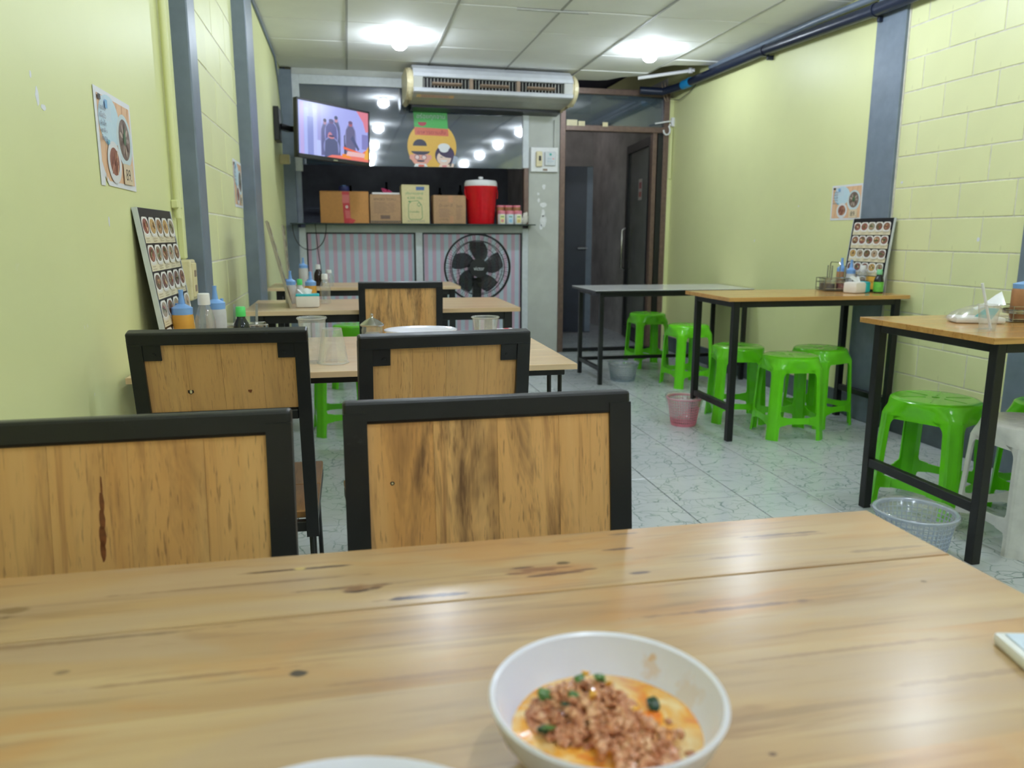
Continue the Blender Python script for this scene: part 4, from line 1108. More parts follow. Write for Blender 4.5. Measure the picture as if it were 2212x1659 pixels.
# ================================================================== CUPS, PLATES, CONDIMENTS
def cup(label, loc, r0=0.028, r1=0.040, h=0.105, upside=False, ribs=True, rz=0.0, group=None):
    c = empty('plastic_cup', loc, rz, label, 'cup', group or 'clear plastic cups')
    prof = [(0, 0.003), (r0-0.001, 0.003), (r0, 0.0)]
    m = 9
    for i in range(1, m+1):
        z = h*i/m*0.96; r = r0+(r1-r0)*i/m
        if ribs and i > 3: prof += [(r-0.0006, z-0.004), (r+0.0006, z-0.001)]
        else: prof.append((r, z))
    o = MB().lathe(prof, 28).build('cup_wall', M['clear'], c, True)
    q = MB().lathe([(r1-0.001, h*0.955), (r1+0.0025, h*0.96), (r1+0.0035, h*0.98), (r1+0.0022, h), (r1, h*0.985), (r1-0.001, h*0.955)], 28).build('rim', M['clear'], c, True)
    if upside:
        for w in (o, q): w.rotation_euler = (PI, 0, 0); w.location = (0, 0, h+0.0005)
    return c
cup('tall clear plastic cup standing upright on the cup table, left of the upturned one', (-0.092, 1.92, ZT), 0.024, 0.033, 0.112)
cup('clear plastic cup turned upside down on the table behind the two nearest chairs', (-0.045, 1.905, ZT), 0.023, 0.036, 0.085, True)
cup('clear plastic cup to the right of the white plate', (0.384, 2.20, ZT), 0.026, 0.0385, 0.076)

pl = MB().lathe([(0, 0.0), (0.060, 0.0), (0.066, 0.006), (0.092, 0.018), (0.1055, 0.0245), (0.106, 0.026), (0.104, 0.0265), (0.090, 0.021), (0.064, 0.010), (0, 0.008)], 48).build('oval_plate', M['bowl'], smooth=True)
pl.location = (0.195, 2.19, ZT); pl.scale = (0.98, 0.8, 1.7)
tag(pl, 'wide white plate with a few leftovers, behind the middle chair', 'plate')
lo = empty('leftover_scraps', (0.195, 2.19, ZT+0.02), label='dark scraps of leftover food on the white plate', cat='food')
for i in range(9):
    q = MB(); lump(q.bm, (0, 0, 0), 0.0035, rr, 1)
    o = q.build('scrap', M['herb_dark'] if i % 3 else M['sauce_brown'], lo, True); o.location = (rr.uniform(-0.02, 0.055), rr.uniform(0.025, 0.06), 0.004); o.scale = (2.2, 0.8, 0.6); o.rotation_euler = (0, 0.2, rr.uniform(0, 3))
jr = empty('sugar_jar', (0.059, 2.20, ZT), label='small glass jar with a pointed steel lid, left of the white plate', cat='jar')
MB().lathe([(0, 0), (0.026, 0), (0.029, 0.006), (0.030, 0.045), (0.027, 0.056)], 24).build('jar_wall', M['clear_bottle'], jr, True)
MB().lathe([(0, 0.002), (0.025, 0.002), (0.0275, 0.02), (0.020, 0.036), (0, 0.034)], 20).build('sugar', M['tissue'], jr, True)
MB().lathe([(0.033, 0.056), (0.034, 0.060), (0.020, 0.071), (0.006, 0.078), (0.003, 0.082), (0.0045, 0.088), (0, 0.091)], 24).build('lid', M['steel'], jr, True)

pk = empty('seasoning_packet', (0.475, 2.33, ZT), rz=0.3, label='small clear packet with a red and white card near the table corner', cat='packet')
MB().box((0, 0, 0.010), (0.078, 0.052, 0.016), (0.16, 0, 0), 0.006, 2).build('film', M['liner'], pk, True)
q = Print(); q.rect(-0.03, 0.025, -0.018, 0.018, srgb(240, 238, 244)); q.poly([(-0.005, 0.018), (0.012, 0.018), (0.025, -0.018), (0.008, -0.018)], srgb(222, 60, 84))
q.build('card', M['print'], pk, ((0, 0, 0.0195), (1, 0, 0), (0, 0.985, 0.17)))

def squeeze_bottle(label, loc, body, r=0.024, h=0.085, frost=False, kink=0.0, group='blue capped squeeze bottles'):
    b_ = empty('squeeze_bottle', loc, rr.uniform(0, 6), label, 'bottle', group)
    MB().lathe([(0, 0), (r*0.95, 0), (r, 0.004), (r, h*0.93), (r*0.92, h), (0, h)], 24).build('bottle_body', M[body], b_, True)
    MB().lathe([(r*0.95, h-0.001), (r*0.97, h+0.016), (r*0.7, h+0.020), (0.0085, h+0.026), (0.0075, h+0.034), (0.0055, h+0.05), (0.0062, h+0.062), (0, h+0.0625)], 20).build('spout_cap', M['blue'], b_, True)
    MB().lathe([(0, 0), (0.0045, 0), (0.0045, 0.010), (0, 0.011)], 10, (r*0.72, 0, h+0.016)).build('spout_plug', M['blue'], b_, True)
    return b_
def pet_bottle(label, loc, r=0.026, h=0.135, body='clear_bottle', cap='white', fill=None, group=None, shape=0):
    b_ = empty('sauce_bottle', loc, 0, label, 'bottle', group)
    if shape == 0: prof = [(0, 0), (r*0.9, 0), (r, 0.006), (r*0.96, h*0.28), (r, h*0.42), (r*0.98, h*0.55), (r*0.72, h*0.72), (r*0.46, h*0.82), (r*0.44, h*0.86), (0, h*0.86)]
    else: prof = [(0, 0), (r*0.95, 0), (r, 0.004), (r, h*0.5), (r*0.86, h*0.62), (r*0.52, h*0.74), (r*0.5, h*0.82), (0, h*0.82)]
    MB().lathe(prof, 24).build('bottle_body', M[body], b_, True)
    if fill: MB().lathe([(0, 0.003)]+[(q*0.94, z*0.97+0.002) for q, z in prof[1:5]]+[(0, prof[4][1]*0.97)], 20).build('sauce_fill', M[fill], b_, True)
    zc = h*0.81 if shape == 0 else h*0.78
    MB().lathe([(0, zc), (r*0.58, zc), (r*0.60, zc+0.002), (r*0.57, h-0.002), (r*0.5, h), (0, h)], 24).build('bottle_cap', M[cap], b_, True)
    return b_
def tissue_pack(label, loc, rz, L_=0.105, D=0.062, H_=0.048, teal=True, seed=1):
    t = empty('tissue_pack', loc, rz, label, 'tissues')
    MB().box((0, 0, H_/2+0.001), (L_, D, H_), None, 0.008, 2).build('pack', M['tissue'], t, True)
    if teal:
        MB().box((L_*0.30, 0, H_/2+0.0015), (L_*0.42, D+0.0012, H_+0.0012), None, 0.008, 2).build('printed_band', M['teal'], t, True)
    r = random.Random(seed); bm = bmesh.new(); rows = []
    for i in range(7):
        u = -0.03+0.06*i/6; row = []
        for j in range(5):
            w = j/4; row.append(bm.verts.new((u*(0.5+0.6*w)-0.012*w, (w-0.3)*0.016+0.004*math.sin(i*1.7), H_-0.002+0.026*w+0.004*math.sin(i*1.3+seed)*w)))
        rows.append(row)
    for a, b2 in zip(rows, rows[1:]):
        for j in range(4): bm.faces.new((a[j], b2[j], b2[j+1], a[j+1]))
    me = bpy.data.meshes.new('tissue_sheet'); bm.to_mesh(me); bm.free(); me.materials.append(M['white'])
    for p in me.polygons: p.use_smooth = True
    o = bpy.data.objects.new('tissue_sheet', me); COL.objects.link(o); o.parent = t
    return t
def caddy(label, loc, rz, jars, w=0.13, d=0.10, hh=0.085, spoons=True):
    c = empty('condiment_caddy', loc, rz, label, 'caddy')
    MB().bx(-w/2, w/2, -d/2, d/2, 0.002, 0.006, 0.002).build('tray', M['steel'], c)
    wr_ = MB(); r = 0.0016
    for z in (0.012, 0.040, 0.058):
        wr_.tube([(-w/2, -d/2, z), (w/2, -d/2, z), (w/2, d/2, z), (-w/2, d/2, z)], r, 6, True)
    for x, y in ((-w/2, -d/2), (w/2, -d/2), (w/2, d/2), (-w/2, d/2)): wr_.tube([(x, y, 0.003), (x, y, 0.058)], r, 6)
    wr_.build('wire_rack', M['steel'], c, True)
    MB().tube([(0, -d/2, 0.058), (0, -d/2, hh+0.02), (0, -d/2+0.01, hh+0.03), (0, d/2-0.01, hh+0.03), (0, d/2, hh+0.02), (0, d/2, 0.058)], 0.002, 6).build('carry_handle', M['steel'], c, True)
    for (x, y, fill) in jars:
        j = MB().lathe([(0, 0.006), (0.026, 0.006), (0.027, 0.01), (0.027, 0.052), (0.028, 0.056)], 20, (x, y, 0)).build('jar', M['clear_bottle'], c, True)
        MB().lathe([(0, 0.008), (0.0245, 0.008), (0.0245, 0.034), (0, 0.035)], 18, (x, y, 0)).build('jar_fill', M[fill], j, True)
        MB().lathe([(0.029, 0.056), (0.029, 0.060), (0.006, 0.063), (0, 0.063)], 18, (x, y, 0)).build('jar_lid', M['steel'], j, True)
        if spoons:
            MB().bar((x+0.008, y, 0.05), (x+0.012, y+0.008, 0.115), 0.007, 0.0012).build('spoon_handle', M['steel'], j)
    return c
M['chilli'] = simple('dried_chilli', srgb(150, 30, 22), 0.5, var=0.2, vscale=200)
M['darkjar'] = simple('dark_vinegar', srgb(44, 22, 20), 0.3)

# table by the left wall (behind the plain chair)
squeeze_bottle('orange sauce squeeze bottle with blue cap beside the left menu board', (-0.425, 2.12, ZT), 'sauce_orange', 0.027, 0.106)
squeeze_bottle('squeeze bottle of clear syrup with blue cap, behind the white capped bottle on the left', (-0.362, 2.24, ZT), 'frost', 0.027, 0.108)
pet_bottle('empty clear bottle with a white cap between two blue capped bottles on the left', (-0.372, 2.13, ZT), 0.026, 0.158)
pet_bottle('dark sauce bottle with a bright green cap behind the left chair back', (-0.288, 2.17, ZT), 0.022, 0.118, 'soy_green', 'cap_green', shape=1)
caddy('wire caddy of condiment jars behind the green capped bottle on the left table', (-0.30, 2.285, ZT), 0.2, [(-0.03, 0.0, 'darkjar'), (0.03, 0.0, 'chilli')], 0.13, 0.075, 0.075)

# second left table
tissue_pack('white tissue pack with teal wrapper on the left table near the striped counter', (-0.178, 3.44, ZT), 0.04, 0.098, 0.065, 0.055, False, 3)
tw = MB().box((0, 0, 0), (0.099, 0.066, 0.010), None, 0.004, 2).build('printed_band', M['teal']); tw.parent = bpy.data.objects['tissue_pack']; tw.location = (0, 0, 0.0535)
pet_bottle('green sauce bottle with green cap beside the tissue pack on the left', (-0.215, 3.56, ZT), 0.020, 0.115, 'frost', 'cap_green', fill=None, shape=1)
squeeze_bottle('frosted squeeze bottle with blue cap nearest the leaning board edge', (-0.262, 3.66, ZT), 'frost', 0.025, 0.085)
squeeze_bottle('orange sauce squeeze bottle with blue cap behind the far left tissue pack', (-0.172, 3.64, ZT), 'sauce_orange', 0.026, 0.082)
pet_bottle('clear bottle with white cap right of the orange bottle on the far left', (-0.108, 3.62, ZT), 0.024, 0.135)
squeeze_bottle('pale squeeze bottle with blue cap on the farthest left table', (-0.270, 4.90, ZT), 'frost', 0.028, 0.11)
pet_bottle('dark brown bottle with white cap on the farthest left table', (-0.185, 4.92, ZT), 0.026, 0.13, 'soy', 'white', shape=1)
pet_bottle('clear bottle on the farthest left table, behind the one with a white cap', (-0.118, 4.85, ZT), 0.026, 0.10)

# middle right table
caddy('wire condiment caddy with dark and red jars at the wall on the middle right table', (2.735, 3.985, ZT), -0.2, [(-0.03, -0.02, 'darkjar'), (0.03, -0.02, 'chilli'), (-0.03, 0.028, 'darkjar')], 0.125, 0.11, 0.10)
squeeze_bottle('brown sauce squeeze bottle with blue cap behind the right caddy', (2.84, 4.075, ZT), 'sauce_brown', 0.022, 0.085)
squeeze_bottle('frosted squeeze bottle with blue cap before the right menu board', (2.843, 3.99, ZT), 'frost', 0.021, 0.078)
pet_bottle('round bottle of dark soy with a white cap before the right menu board', (2.858, 3.905, ZT), 0.025, 0.118, 'clear_bottle', 'white', fill='soy')
gb = pet_bottle('green labelled bottle with a mint cap right of the teal tissue pack', (2.868, 3.775, ZT), 0.021, 0.104, 'soy_green', 'cap_mint', shape=1)
MB().lathe([(0.0213, 0.006), (0.0216, 0.048), (0.0213, 0.049)], 24).build('label_wrap', simple('green_label', srgb(104, 190, 70), 0.4, var=0.12, vscale=60), gb, True)
tissue_pack('white and teal tissue pack at the front of the middle right table', (2.752, 3.80, ZT), math.radians(22), 0.112, 0.066, 0.048, True, 5)

for o in [q for q in bpy.data.objects if q.parent is None and q.type == 'EMPTY' and 2.6 < q.location.x < 2.94 and 3.6 < q.location.y < 4.12 and abs(q.location.z-ZT) < 1e-4]:
    if not o.name.startswith('menu'): o.scale = (1.22, 1.22, 1.25)

# right edge table
tp = empty('tissue_bag', (2.235, 2.395, ZT), math.radians(-22), 'opened clear tissue bag with teal print, left of the cup with a straw', 'tissues'); tp.scale = (1.15, 1.15, 1.2)
bm = bmesh.new()
A = [(-0.075, -0.045), (0.075, -0.045), (0.075, 0.045), (-0.075, 0.045)]
MB().box((0, 0, 0.010), (0.145, 0.085, 0.018), None, 0.006, 2).build('tissue_stack', M['tissue'], tp, True)
bm.free()
q = MB()
xs_ = [-0.085, -0.06, -0.02, 0.02, 0.06, 0.08]; zs_ = [0.006, 0.034, 0.046, 0.05, 0.046, 0.03]
rows = []
for x, z in zip(xs_, zs_):
    rows.append([q.bm.verts.new((x, y, 0.004+z*(1-(abs(y)/0.055)**3)+0.003*math.sin(40*x+60*y))) for y in (-0.052, -0.035, -0.012, 0.012, 0.035, 0.052)])
for a, b2 in zip(rows, rows[1:]):
    for j in range(5): q.bm.faces.new((a[j], b2[j], b2[j+1], a[j+1]))
q.build('bag_film', M['liner'], tp, True)
MB().prism([(-0.02, 0.022), (0.012, 0.048), (0.05, 0.046), (0.03, 0.014)], 'y', -0.042, -0.040).build('printed_flap', M['teal'], tp)
q = MB(); rows = []
for i in range(6):
    u = i/5; rows.append([q.bm.verts.new((-0.01+0.085*u, -0.02+0.04*w, 0.04+0.05*u*(0.4+0.6*w)+0.004*math.sin(5*u+3*w))) for w in (0, 0.5, 1)])
for a, b2 in zip(rows, rows[1:]):
    for j in range(2): q.bm.faces.new((a[j], b2[j], b2[j+1], a[j+1]))
q.build('tissue_sheet', M['white'], tp, True)
c3 = cup('clear plastic cup with a straw on the table at the right edge', (2.098, 2.195, ZT), 0.024, 0.034, 0.085)
sw = MB().tube([(0.014, 0.0, 0.004), (-0.030, 0.01, 0.155)], 0.0045, 10).build('drinking_straw', M['white'], smooth=True)
sw.location = (2.098, 2.195, ZT); tag(sw, 'white drinking straw leaning out of the clear cup at the right', 'straw')
c4 = caddy('steel caddy with a brown sauce bottle, cut by the right edge', (2.445, 2.40, ZT), math.radians(-12), [], 0.15, 0.12, 0.10)
MB().lathe([(0.060, 0.030), (0.062, 0.030), (0.062, 0.046), (0.060, 0.046)], 24, (0, 0, 0), False, 1.15, 0.95).build('band', M['steel'], c4, True)
squeeze_bottle('large brown sauce squeeze bottle with blue cap in the right edge caddy', (2.440, 2.395, ZT+0.007), 'sauce_brown', 0.046, 0.115)

# ================================================================== MENU BOARDS AND POSTERS
def rrect(p, u0, u1, v0, v1, r, col):
    pts = []
    for (cx_, cy_, a0) in ((u1-r, v1-r, 0), (u0+r, v1-r, PI/2), (u0+r, v0+r, PI), (u1-r, v0+r, 1.5*PI)):
        for k in range(4): pts.append((cx_+r*math.cos(a0+k*PI/6), cy_+r*math.sin(a0+k*PI/6)))
    return p.poly(pts, col)
FOODS = [srgb(164, 128, 90), srgb(142, 100, 78), srgb(160, 146, 122), srgb(170, 124, 96), srgb(196, 160, 100), srgb(140, 92, 80), srgb(126, 96, 90), srgb(150, 92, 80), srgb(124, 96, 78), srgb(180, 162, 140)]
def menu_board(label, W_, H_, frame, seed, th=0.010, trim='alu'):
    """frame: (bottom left corner, u axis, v axis) in world space, photographs face u x v"""
    o0, U, V = (Vector(q) for q in frame); U.normalize(); V.normalize(); Wn = U.cross(V)
    b_ = empty('menu_board', o0, 0, label, 'menu board', 'menu boards leaning on the walls')
    rot = Matrix((U, V, Wn)).transposed()
    b_.rotation_euler = rot.to_euler()
    MB().bx(0, W_, 0, H_, -th, 0, 0.001).build('backing', M['blackplastic'], b_)
    for a in (-0.003, W_): MB().bx(a, a+0.003, 0, H_, -th-0.001, 0.0015).build('edge_trim', M[trim], b_)
    r = random.Random(seed)
    mg = 0.012; top = H_-0.022; rh = (top-0.01)/5
    for k in range(5):
        p = Print(); v1 = top-k*rh; v0 = v1-rh+0.0045; u0, u1 = mg, W_-mg
        cw = (u1-u0)/5; cap = (v1-v0)*0.32
        p.rect(u0, u1, v0, v0+cap+0.004, srgb(232, 222, 192))
        nn = 5 if k < 4 else 3
        for i in range(nn):
            a = u0+i*cw; b2 = a+cw
            rrect(p, a+0.0008, b2-0.0008, v0+cap*0.75, v1, cw*0.22, srgb(232, 228, 220))
            cu, cv = (a+b2)/2, v0+cap+(v1-v0-cap)*0.48
            rx, ry = cw*0.46, (v1-v0-cap)*0.46
            p.ell(cu, cv, rx*1.08, ry*1.08, srgb(240, 240, 240), 18)
            base = r.choice(FOODS); p.ell(cu, cv, rx*0.94, ry*0.94, base, 18)
            for q in range(7):
                t = r.uniform(0, 6.3); d = r.uniform(0, 0.6)
                c_ = r.choice([srgb(96, 60, 40), srgb(196, 150, 110), srgb(90, 110, 60), srgb(214, 190, 150), srgb(150, 60, 48), srgb(70, 90, 50)])
                p.ell(cu+rx*d*math.cos(t), cv+ry*d*math.sin(t), rx*r.uniform(.14, .34), ry*r.uniform(.1, .24), c_, 8, 0, 2*PI, r.uniform(0, 3))
            for q in range(2):
                p.rect(a+cw*0.15, a+cw*(0.55+0.25*r.random()), v0+cap*(0.2+0.3*q), v0+cap*(0.3+0.3*q), srgb(196, 180, 150))
        if k == 4: p.rect(u0+3*cw, u1, v0, v1, srgb(236, 182, 70)); p.text('อาหารตามสั่ง', u0+3.1*cw, u1-0.1*cw, v0+(v1-v0)*0.5, v0+(v1-v0)*0.75, srgb(150, 80, 40))
        p.build('photo_strip', M['print'], b_, ((0, 0, 0.0004), (1, 0, 0), (0, 1, 0)))
    return b_
lean = 0.055
menu_board('menu board with food photos leaning on the left wall above the nearest chairs', 0.355, 0.375, ((-0.437, 2.012, ZT), (0, 1, 0), (-0.050, 0, 0.372)), 11)
menu_board('menu board with food photos on the middle right table, leaning on the wall corner', 0.335, 0.412, ((2.872, 4.105, ZT), (0.03, -1, 0), (0.045, 0.0, 0.41)), 12)
menu_board('menu board seen edge on, leaning on the wall of the far left table', 0.30, 0.375, ((-0.240, 3.405, ZT), (-0.079, 0.996, 0), (-0.077, -0.007, 0.339)), 13, 0.009, 'raw_edge')
menu_board('menu board seen edge on against the wall on the farthest left table', 0.30, 0.365, ((-0.345, 4.80, ZT), (-0.060, 0.997, 0), (-0.02, -0.04, 0.35)), 14, 0.009, 'raw_edge')

def poster(label, frame, W_=0.295, H_=0.208, torn=False):
    o0, U, V = (Vector(q) for q in frame); U.normalize(); V.normalize()
    b_ = empty('poster', o0, 0, label, 'poster', 'paper dish posters')
    b_.rotation_euler = Matrix((U, V, U.cross(V))).transposed().to_euler()
    if torn: out = [(0, 0), (0.028, 0.0), (0.030, 0.022), (0.055, 0.002), (W_, 0), (W_, H_), (0, H_)]
    else: out = [(0, 0), (W_, 0), (W_, H_), (0, H_)]
    MB().prism(out, 'z', 0.0012, 0.002).build('paper_sheet', M['sheet'], b_)
    p = Print(); m_ = 0.012
    O1, O2 = srgb(234, 190, 152), srgb(220, 172, 134)
    if torn: p.poly([(0.032, 0.03), (0.06, m_), (W_-m_, m_), (W_-m_, H_-m_), (m_*1.4, H_-m_), (m_*1.4, 0.05)], O1)
    else: p.rect(m_, W_-m_, m_, H_-m_, O1)
    for i in range(5): p.line(0.04+0.045*i, m_, 0.07+0.045*i, H_-m_, 0.006, O2)
    def X(u): return m_+u*(W_-2*m_)
    def Y(v): return m_+v*(H_-2*m_)
    p.ell(X(0.33), Y(0.72), 0.078, 0.055, srgb(200, 224, 238), 28); p.rect(X(0.10), X(0.40), Y(0.72), Y(0.99), srgb(204, 222, 236))
    p.ell(X(0.76), Y(0.55), 0.062, 0.060, srgb(206, 220, 226), 28); p.ell(X(0.76), Y(0.57), 0.046, 0.046, srgb(126, 106, 98), 24)
    for i in range(9):
        t = i*0.7; p.ell(X(0.76)+0.026*math.cos(t), Y(0.57)+0.026*math.sin(t), 0.012, 0.005, [srgb(168, 150, 144), srgb(190, 172, 160), srgb(96, 76, 70)][i % 3], 10, 0, 2*PI, t)
    p.ell(X(0.76), Y(0.58), 0.012, 0.014, srgb(72, 100, 72), 12); p.ell(X(0.775), Y(0.64), 0.006, 0.016, srgb(86, 118, 84), 12)
    p.ell(X(0.37), Y(0.24), 0.052, 0.045, srgb(226, 226, 230), 26); p.ell(X(0.37), Y(0.25), 0.036, 0.030, srgb(150, 96, 80), 20)
    rz_ = random.Random(4)
    for i in range(10): p.ell(X(0.37)+rz_.uniform(-.024, .024), Y(0.25)+rz_.uniform(-.02, .02), 0.013, 0.004, [srgb(118, 70, 58), srgb(186, 130, 108), srgb(206, 160, 130)][i % 3], 9, 0, 2*PI, rz_.uniform(0.6, 1.6))
    p.rect(X(0.62), X(0.92), Y(0.0), Y(0.26), srgb(226, 206, 176)); p.text('89.', X(0.69), X(0.87), Y(0.05), Y(0.20), srgb(70, 60, 56))
    p.rect(X(0.02), X(0.10), Y(0.93), Y(0.99), srgb(60, 58, 54))
    for i, (tx, col) in enumerate([('ก๋วยเตี๋ยว', srgb(110, 106, 120)), ('เนื้อวัว', srgb(120, 100, 110)), ('เส้นเล็ก', srgb(100, 104, 124)), ('ลูกชิ้น', srgb(120, 104, 110)), ('พิเศษ', srgb(110, 120, 140))]):
        p.text(tx, X(0.03), X(0.20), Y(0.82-0.09*i), Y(0.885-0.09*i), col)
    p.rect(X(0.20), X(0.27), Y(0.86), Y(0.96), srgb(130, 180, 226)); p.rect(X(0.2), X(0.25), Y(0.44), Y(0.49), srgb(120, 190, 210))
    p.build('print', M['print'], b_, ((0, 0, 0.00205), (1, 0, 0), (0, 1, 0)))
    return b_
poster('paper poster of three bowls with a torn corner, on the left wall nearest the camera', ((XL, 1.798, 1.174), (0, 1, 0), (0, 0.0, 1)), 0.275, 0.20, True)
poster('paper poster on the blocks between the two left columns, seen very obliquely', ((XL, 3.805, 1.200), (0, 1, 0), (0, 0, 1)), 0.285, 0.215)
poster('paper poster of three bowls priced 89 on the right wall beside the column', ((XR, 4.388, 1.170), (0, -1, 0), (0, 0, 1)), 0.297, 0.208)

# ================================================================== TELEVISION
A_, B_ = Vector((-0.330, 6.00, 1.84)), Vector((0.200, 6.46, 1.82))
du = (B_-A_).normalized(); TW = (B_-A_).length; TH = 0.418
tv = empty('television', A_, 0, 'wall mounted flat television showing a news picture, in the far left corner', 'television')
Vv = Vector((0, 0, 1)) - du*du.z; Vv.normalize(); Nn = du.cross(Vv)     # u right, v up, n towards the room
tv.rotation_euler = Matrix((du, Vv, Nn)).transposed().to_euler()
tv_body = MB().bx(0, TW, -TH/2, TH/2, -0.04, -0.004, 0.006, 2).build('casing', M['blackplastic'], tv)
bz_ = 0.016
be = MB().bx(0, TW, TH/2-bz_, TH/2, -0.006, 0.004, 0.002).bx(0, TW, -TH/2, -TH/2+bz_*1.8, -0.006, 0.004, 0.002).bx(0, bz_, -TH/2, TH/2, -0.006, 0.004, 0.002).bx(TW-bz_, TW, -TH/2, TH/2, -0.006, 0.004, 0.002)
be.build('bezel', M['blackplastic'], tv)
MB().bx(TW/2-0.02, TW/2+0.02, -TH/2+0.006, -TH/2+0.014, 0.004, 0.0055).build('badge', M['steel'], tv)
sc_ = Print(); w0, w1, h0, h1 = bz_, TW-bz_, -TH/2+bz_*1.8, TH/2-bz_
def SX(u): return w0+u*(w1-w0)
def SY(v): return h0+v*(h1-h0)
LAV = srgb(166, 172, 240)
sc_.rect(w0, w1, h0, h1, LAV)
for i, c in enumerate([srgb(186, 170, 232), srgb(170, 184, 246), srgb(150, 158, 228), srgb(182, 190, 248), srgb(160, 160, 224)]):
    sc_.rect(SX(0.02+0.06*i), SX(0.07+0.06*i), SY(0.0), SY(0.98-0.1*(i % 2)), c)
sc_.rect(SX(0.12), SX(0.20), SY(0.0), SY(0.72), srgb(134, 144, 212)); sc_.rect(SX(0.24), SX(0.30), SY(0.0), SY(0.30), srgb(184, 196, 250))
def person(u, v, w, h, body, skin, hair):
    hal = tuple(0.45*a+0.55*b for a, b in zip(body, LAV))
    sc_.ell(SX(u), SY(v+h*0.45), (w1-w0)*w*0.58, (h1-h0)*h*0.47, hal, 20)
    sc_.poly([(SX(u-w*0.5), SY(v)), (SX(u+w*0.5), SY(v)), (SX(u+w*0.42), SY(v+h*0.72)), (SX(u+w*0.2), SY(v+h*0.84)), (SX(u-w*0.2), SY(v+h*0.84)), (SX(u-w*0.45), SY(v+h*0.7))], body)
    sc_.ell(SX(u), SY(v+h*0.90), (w1-w0)*w*0.20, (h1-h0)*h*0.075, skin, 14); sc_.ell(SX(u), SY(v+h*0.945), (w1-w0)*w*0.21, (h1-h0)*h*0.05, hair, 14)
person(0.36, 0.02, 0.11, 0.72, srgb(96, 98, 150), srgb(170, 130, 160), srgb(60, 50, 84))
person(0.52, 0.05, 0.12, 0.78, srgb(84, 90, 136), srgb(190, 140, 160), srgb(56, 66, 110))
person(0.45, 0.2, 0.17, 0.55, srgb(88, 88, 150), srgb(100, 80, 130), srgb(76, 76, 132))
sc_.ell(SX(0.43), SY(0.40), (w1-w0)*0.035, (h1-h0)*0.09, srgb(196, 128, 150), 14)
person(0.45, 0.0, 0.2, 0.44, srgb(80, 86, 132), srgb(206, 130, 140), srgb(70, 66, 110))
sc_.poly([(SX(0.63), SY(0.1)), (SX(0.72), SY(0.1)), (SX(0.71), SY(0.5)), (SX(0.69), SY(0.58)), (SX(0.63), SY(0.46))], srgb(66, 66, 92))
person(0.73, 0.12, 0.15, 0.66, srgb(100, 98, 140), srgb(168, 96, 116), srgb(110, 84, 120))
sc_.poly([(SX(0.76), SY(0.5)), (SX(0.86), SY(0.24)), (SX(0.84), SY(0.2)), (SX(0.73), SY(0.42))], srgb(76, 84, 130))
sc_.poly([(SX(0.82), SY(1.0)), (SX(1.0), SY(1.0)), (SX(1.0), SY(0.62)), (SX(0.96), SY(0.6)), (SX(0.92), SY(0.8))], srgb(222, 130, 150))
sc_.rect(SX(0.90), SX(1.0), SY(0.25), SY(0.55), srgb(130, 130, 196))
sc_.poly([(SX(0.38), SY(0.0)), (SX(1.0), SY(0.0)), (SX(1.0), SY(0.10)), (SX(0.45), SY(0.05))], srgb(234, 120, 110))
sc_.poly([(SX(0.60), SY(0.03)), (SX(0.74), SY(0.02)), (SX(0.70), SY(0.11)), (SX(0.60), SY(0.1))], srgb(240, 140, 56))
sc_.poly([(SX(0.62), SY(0.20)), (SX(0.80), SY(0.16)), (SX(1.0), SY(0.10)), (SX(1.0), SY(0.28)), (SX(0.9), SY(0.17)), (SX(0.72), SY(0.22)), (SX(0.62), SY(0.25))], srgb(238, 104, 70))
sc_.poly([(SX(0.66), SY(0.08)), (SX(0.95), SY(0.08)), (SX(0.94), SY(0.17)), (SX(0.68), SY(0.17))], srgb(232, 186, 190))
sc_.poly([(SX(0.93), SY(0.05)), (SX(1.0), SY(0.05)), (SX(1.0), SY(0.33)), (SX(0.95), SY(0.2))], srgb(236, 176, 70))
sc_.build('screen', M['screen'], tv, ((0, 0, 0.0002), (1, 0, 0), (0, 1, 0)))
tvi = Matrix.LocRotScale(tv.location, tv.rotation_euler, None).inverted()
pc = tvi.inverted() @ Vector((TW*0.32, 0.02, -0.035))
ar = MB().bar(pc, (-0.40, 6.40, 1.87), 0.045, 0.04).bar((-0.40, 6.40, 1.87), (-0.47, 6.24, 1.87), 0.045, 0.04)
for v_ in ar.bm.verts: v_.co = tvi @ v_.co
ar.build('bracket_arm', M['blackplastic'], tv)
ar = MB().bx(XL-0.001, -0.46, 6.14, 6.34, 1.76, 2.0, 0.004)
for v_ in ar.bm.verts: v_.co = tvi @ v_.co
ar.build('bracket_plate', M['blackplastic'], tv)
so = empty('wall_socket', (-0.405, 6.55, 1.66), label='small white wall socket below the television in the left corner', cat='socket')
MB().bx(-0.095, -0.02, -0.03, 0.03, -0.035, 0.035, 0.004).build('back_box', M['card_cream'], so)
MB().bx(-0.02, -0.016, -0.025, 0.025, -0.028, 0.028, 0.001).build('face_plate', M['white'], so)

